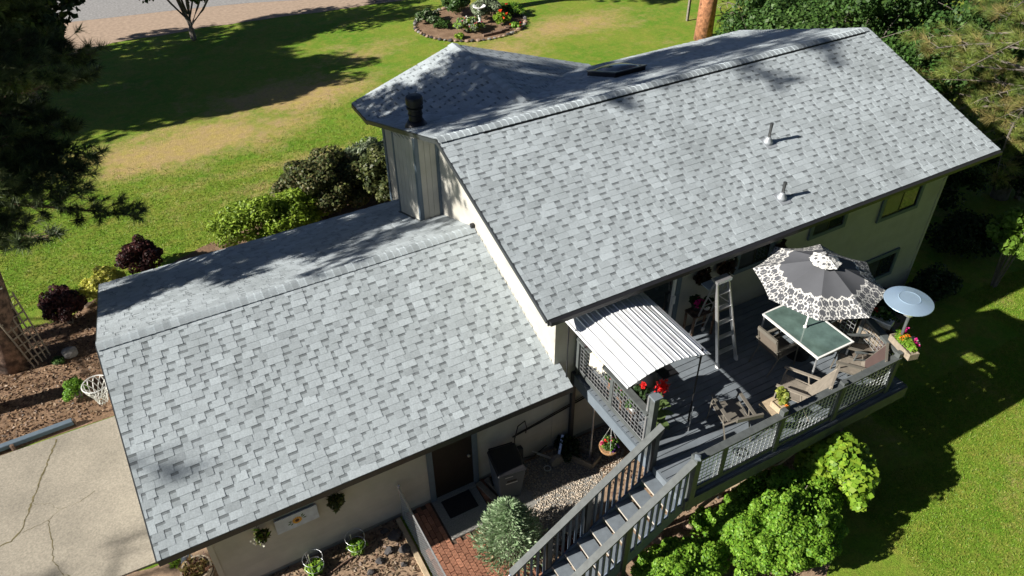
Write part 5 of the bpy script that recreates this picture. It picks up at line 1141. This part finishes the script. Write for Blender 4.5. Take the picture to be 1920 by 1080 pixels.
# ------------------------------------------------------------------ pots, flowers and cloth on the deck
def pot(name, label, x, y, z, r, h, m, cols, fl, nf, pr, ph, n=700, size=.045, box=None, cat='potted plant', group=None, fs=.045):
    t = thing(name, label, cat, (x, y, z), group)
    if box:
        a, b, c_, rz = box; w = .018
        mb = MB(); mb.box(-a, a, -b, -b+w, 0, h); mb.box(-a, a, b-w, b, 0, h); mb.box(-a, -a+w, -b+w, b-w, 0, h); mb.box(a-w, a, -b+w, b-w, 0, h); mb.box(-a+w, a-w, -b+w, b-w, 0, h*.8); mb.rot((x, y, z), rz); mb.build('planter_box', m, t)
    else: MB().lathe([(r*.7, 0), (r, h), (r*.9, h), (r*.88, h*.88), (0, h*.86)], (x, y, z), 16).build('pot', m, t)
    P, nr = blob_points((x, y, z+h+ph*.4), (pr, pr if not box else pr*.7, ph*.6), n, 16, .36, False, .2, .6)
    if box:
        ca, sa = math.cos(box[3]), math.sin(box[3]); P[:, 0:2] = (P[:, 0:2]-(x, y))*np.array([box[0]/pr*1.05, box[1]/pr*1.5]) ; P[:, 0:2] = P[:, 0:2] @ np.array([[ca, sa], [-sa, ca]])+(x, y)
    link('foliage', leafmesh('foliage', P, size, cols, off=(x, y, z), nrm=nr, elong=1.6), t, M_leaf)
    for fc, (dx, dy, dz) in nf:
        Q = np.array((x+dx, y+dy, z+h+dz))+rng.normal(size=(40, 3))*fs*.42; link('flower', leafmesh('flower', Q, fs*.6, [fc], off=(x, y, z), elong=1.1, flat=.7), t, M_petal)
    return t
pot('potted_shrub', 'small yellow-green shrub in a wooden box on top of the near railing', 3.10, -6.93, D+.94, .11, .12, M_woodtan, [(.20, .24, .04), (.26, .28, .05), (.14, .19, .03)], None, [(ORG, (.02, -.1, .02))], .21, .34, n=800, size=.045, box=(.12, .11, 0, 0), fs=.03)
pot('flower_box', 'weathered wooden flower box with orange and magenta blooms on the railing corner', 6.12, -6.98, D+.96, .1, .14, M_woodraw, G_BRIGHT+G_LIME, None,
    [(MAG, (.15, .14, .12)), (MAG, (.17, .18, .15)), (ORG, (.02, .10, .12)), (ORG, (-.04, .05, .10)), (ORG, (.08, .08, .08)), (ORG, (.04, .03, .13)), (PINK, (.04, -.10, .08)), (PINK, (-.02, -.14, .06)), (MAG, (.08, -.16, .08)), (MAG, (.12, -.10, .10)), (WHT, (.15, -.12, .06))], .18, .16, n=800, size=.045, box=(.30, .10, 0, R(75)), fs=.055)
pot('flower_pot', 'red geranium in a white trough hung on the far side railing', 6.42, -6.0, D+.84, .13, .12, M_white, G_MID+G_DARK, None, [(RED, (-.02, -.05, .2)), (RED, (.0, -.09, .14)), (RED, (.16, -.2, .12)), (RED, (-.05, .0, .17))], .26, .25, n=700, box=(.42, .09, 0, R(110)))
pot('wall_shelf_plant', 'pot of magenta flowers in the shade beside the sliding door', 3.72, -4.0, D+.75, .13, .15, M_black, G_DARK, None, [(MAG, (0, -.05, .10)), (MAG, (-.07, -.07, .07)), (MAG, (.06, -.07, .06)), (MAG, (0, -.12, .04))], .16, .15, n=400, fs=.07)
pot('wall_shelf_plant', 'white pot beside the magenta flowers near the sliding door', 3.95, -4.05, D+.70, .09, .11, M_white, G_DARK, None, [], .14, .15, n=300)
ps = thing('plant_stand', 'dark wooden stand carrying the pots beside the sliding door', 'plant stand', (3.8, -4.0, D))
B(3.55, 4.15, -4.17, -3.86, D+.66, D+.69).build('shelf', M_bark, ps)
for x, y in ((3.58, -4.14), (4.12, -4.14), (3.58, -3.89), (4.12, -3.89)): B(x-.02, x+.02, y-.02, y+.02, D, D+.66).build('leg', M_bark, ps)
for (x, z, s, lb) in ((3.95, 3.42, .22, 'dark dried wreath hung on the wall left of the small window over the ladder'), (4.50, 3.45, .24, 'dark bushy wreath hung on the wall nearest the window over the deck'), (6.08, 3.38, .20, 'dark basket of reddish foliage hung right of the deck window')):
    t = thing('wall_wreath', lb, 'wreath', (x, -3.78, z), 'wreaths on the shaded wall'); P, nr = blob_points((x, -3.80, z), (s, .08, s), 500, 12, .4, False, .2, .6)
    link('foliage', leafmesh('foliage', P, .06, [(.05, .035, .02), (.03, .03, .015), (.07, .03, .02)], off=(x, -3.78, z)), t, M_leaf); MB().torus((x, -3.76, z), s*.6, .02, 18, 6, axis=(0, 1, 0)).build('hoop', M_bark, t)
lampw = thing('wall_lantern', 'small black lantern fixed to the wall left of the deck window', 'lantern', (4.82, -3.75, 3.45)); MB().lathe([(.03, 0), (.05, .02), (.05, .14), (.02, .2), (0, .21)], (4.82, -3.78, 3.38), 8).build('lamp_shade', M_black, lampw); MB().bar((4.82, -3.69, 3.56), (4.82, -3.78, 3.58), .02, .02).build('arm', M_black, lampw)
# big leafed plant with a red bloom at the tall post
cp = thing('canna_plant', 'big leafed potted plant with a scarlet bloom beside the tall corner post', 'potted plant', (1.42, -5.80, D)); MB().lathe([(.12, 0), (.17, .28), (.15, .28), (0, .25)], (1.42, -5.80, D), 16).build('pot', M_black, cp)
for k in range(13):
    a = k*2.4; L_ = random.uniform(.28, .42); tilt = random.uniform(.3, 1.1); z = D+.35+.045*k; p = Vector((1.42, -5.80, z)); d_ = Vector((math.cos(a)*math.cos(tilt), math.sin(a)*math.cos(tilt), math.sin(tilt)))
    s_ = d_.cross(Vector((0, 0, 1))).normalized(); n_ = s_.cross(d_); vs = []; N_ = 7
    for i in range(N_):
        f = i/(N_-1); w = .075*math.sin(math.pi*min(1, f*.93+.05))**.7; c_ = p+d_*L_*f+Vector((0, 0, -.16*f*f)); vs += [c_-s_*w+n_*.012, c_, c_+s_*w+n_*.012]
    MB().add(vs, [(i*3+j, i*3+j+1, (i+1)*3+j+1, (i+1)*3+j) for i in range(N_-1) for j in (0, 1)]).build('leaf', mat('canna_leaf', (.10, .15, .05), .45, var=.25, scale=20, transl=.2), cp, smooth=True)
MB().tube([(1.42, -5.80, D+.2), (1.42, -5.79, D+1.25)], .012, 6).build('stem', MATS['green_stem'], cp)
Q = np.array((1.40, -5.80, D+1.30))+rng.normal(size=(150, 3))*.045; link('flower', leafmesh('flower', Q, .05, [RED, (.8, .04, .04)], off=(1.42, -5.80, D), elong=1.2), cp, M_petal)
Q = np.array((1.12, -5.62, D+1.22))+rng.normal(size=(70, 3))*.035; 
pot('potted_plant', 'red flowered pot behind the tall corner post under the canopy edge', 1.25, -5.45, D+.6, .10, .16, M_black, G_DARK, None, [(RED, (.0, -.05, .36)), (RED, (.03, -.0, .33))], .16, .3, n=400)
ps2 = MB().box(1.15, 1.38, -5.56, -5.34, D+.57, D+.598); [ps2.box(x, x+.02, y, y+.02, D, D+.57) for x in (1.15, 1.36) for y in (-5.56, -5.36)]; ps2.build('pot_stand', M_blackm, None, origin=(1.26, -5.45, D), label='small black pot stand hidden behind the tall corner post', cat='plant stand')
# objects along the left railing
pot('rail_pot', 'small pink glass ornament pot at the house end of the left railing', 1.12, -3.98, D+.94, .05, .10, M_pink, G_DARK, None, [(PINK, (0, 0, .04))], .05, .05, n=40, size=.02)
for i, (y, cc, lb) in enumerate(((-4.70, RED, 'potted plant with red blooms hooked inside the left railing near the towel'), (-5.0, PINK, 'potted plant with pink blooms behind the wire mesh of the left railing'), (-5.35, WHT, 'white flowered pot behind the lower wire mesh panel'))):
    pot('rail_plant', lb, 1.22, y, D+.38, .10, .16, (M_terr, M_black, M_white)[i], G_MID, None, [(cc, (-.03, 0, .2)), (cc, (0, .06, .16)), (cc, (-.05, -.06, .14))], .15, .26, n=350, group='pots along the left railing')
    MB().box(1.14, 1.30, y-.09, y+.09, D+.35, D+.378).box(1.20, 1.24, y-.02, y+.02, D, D+.35).build('plant_stool', M_bark, None, origin=(1.22, y, D), label=('brown', 'middle', 'nearest')[i]+' small plant stool behind the left railing mesh', cat='stool', group='plant stools along the left railing')
m_ = MB(); nu, nv = 14, 16; vs = []
for j in range(nv+1):
    for i in range(nu+1):
        u = i/nu; v = j/nv*1.2-.45; y = -4.22-.40*u+.02*math.sin(7*v); x = 1.03+max(-.10, min(.10, v*.6))+.012*math.sin(u*17+v*3); z = D+.965-max(0, abs(v)-.12)*.70*(1+.25*math.sin(u*5+1))+.010*math.sin(u*23)
        if v < -.12: x = .985-.02*math.sin(u*19)
        elif v > .12: x = 1.165+.015*math.sin(u*15)
        vs.append((x, y, z))
m_.add(vs, [(j*(nu+1)+i, j*(nu+1)+i+1, (j+1)*(nu+1)+i+1, (j+1)*(nu+1)+i) for j in range(nv) for i in range(nu)])
tw = m_.build('towel', M_cloth, None, origin=(1.07, -4.4, D+.9), label='cream towel draped over the left railing beside the canopy', cat='towel', smooth=True); sm = tw.modifiers.new('thick', 'SOLIDIFY'); sm.thickness = .006
# hanging basket under the deck edge
hb = thing('hanging_basket', 'coir hanging basket of red and white flowers below the deck edge', 'hanging basket', (1.03, -5.02, 1.15))
MB().lathe([(.0, -.15), (.10, -.13), (.18, -.05), (.205, .03), (.19, .03), (0, .0)], (1.03, -5.02, 1.20), 20).build('basket', M_coir, hb, smooth=True)
P, nr = blob_points((1.03, -5.02, 1.28), (.19, .19, .13), 900, 18, .36, True, .2, .6); link('foliage', leafmesh('foliage', P, .035, G_MID+G_LIME[:1], off=(1.03, -5.02, 1.15), nrm=nr), hb, M_leaf)
for c_, dx, dy, dz in ((RED, -.02, -.02, .14), (RED, .03, .05, .14), (PINK, -.14, .06, .13), (PINK, .06, .02, .12), (WHT, .04, -.10, .10), (WHT, .06, .08, .13), (PUR, -.02, -.16, .05), (PUR, .1, -.12, .06), (RED, -.05, .05, .15)):
    Q = np.array((1.03+dx, -5.02+dy, 1.22+dz))+rng.normal(size=(36, 3))*.018; link('flower', leafmesh('flower', Q, .032, [c_], off=(1.03, -5.02, 1.15), elong=1.1), hb, M_petal)
for k in range(3): a = k*2.1; MB().tube([(1.03+.19*math.cos(a), -5.02+.19*math.sin(a), 1.23), (1.03, -5.02, D-.28)], .004, 4).build('chain', M_white, hb)
# thin white lantern jar beside the flower box
jar = thing('glass_jar', 'small clear glass bowl behind the corner flower box', 'jar', (6.35, -7.02, D+1.05)); MB().lathe([(.03, 0), (.075, .04), (.08, .10), (.075, .10), (.03, .02)], (6.37, -6.98, D+1.0), 14).build('bowl', M_alu, jar); MB().tube([(6.37, -6.98, D+.9), (6.37, -6.98, D+1.0)], .01, 6).build('stem', M_alu, jar)
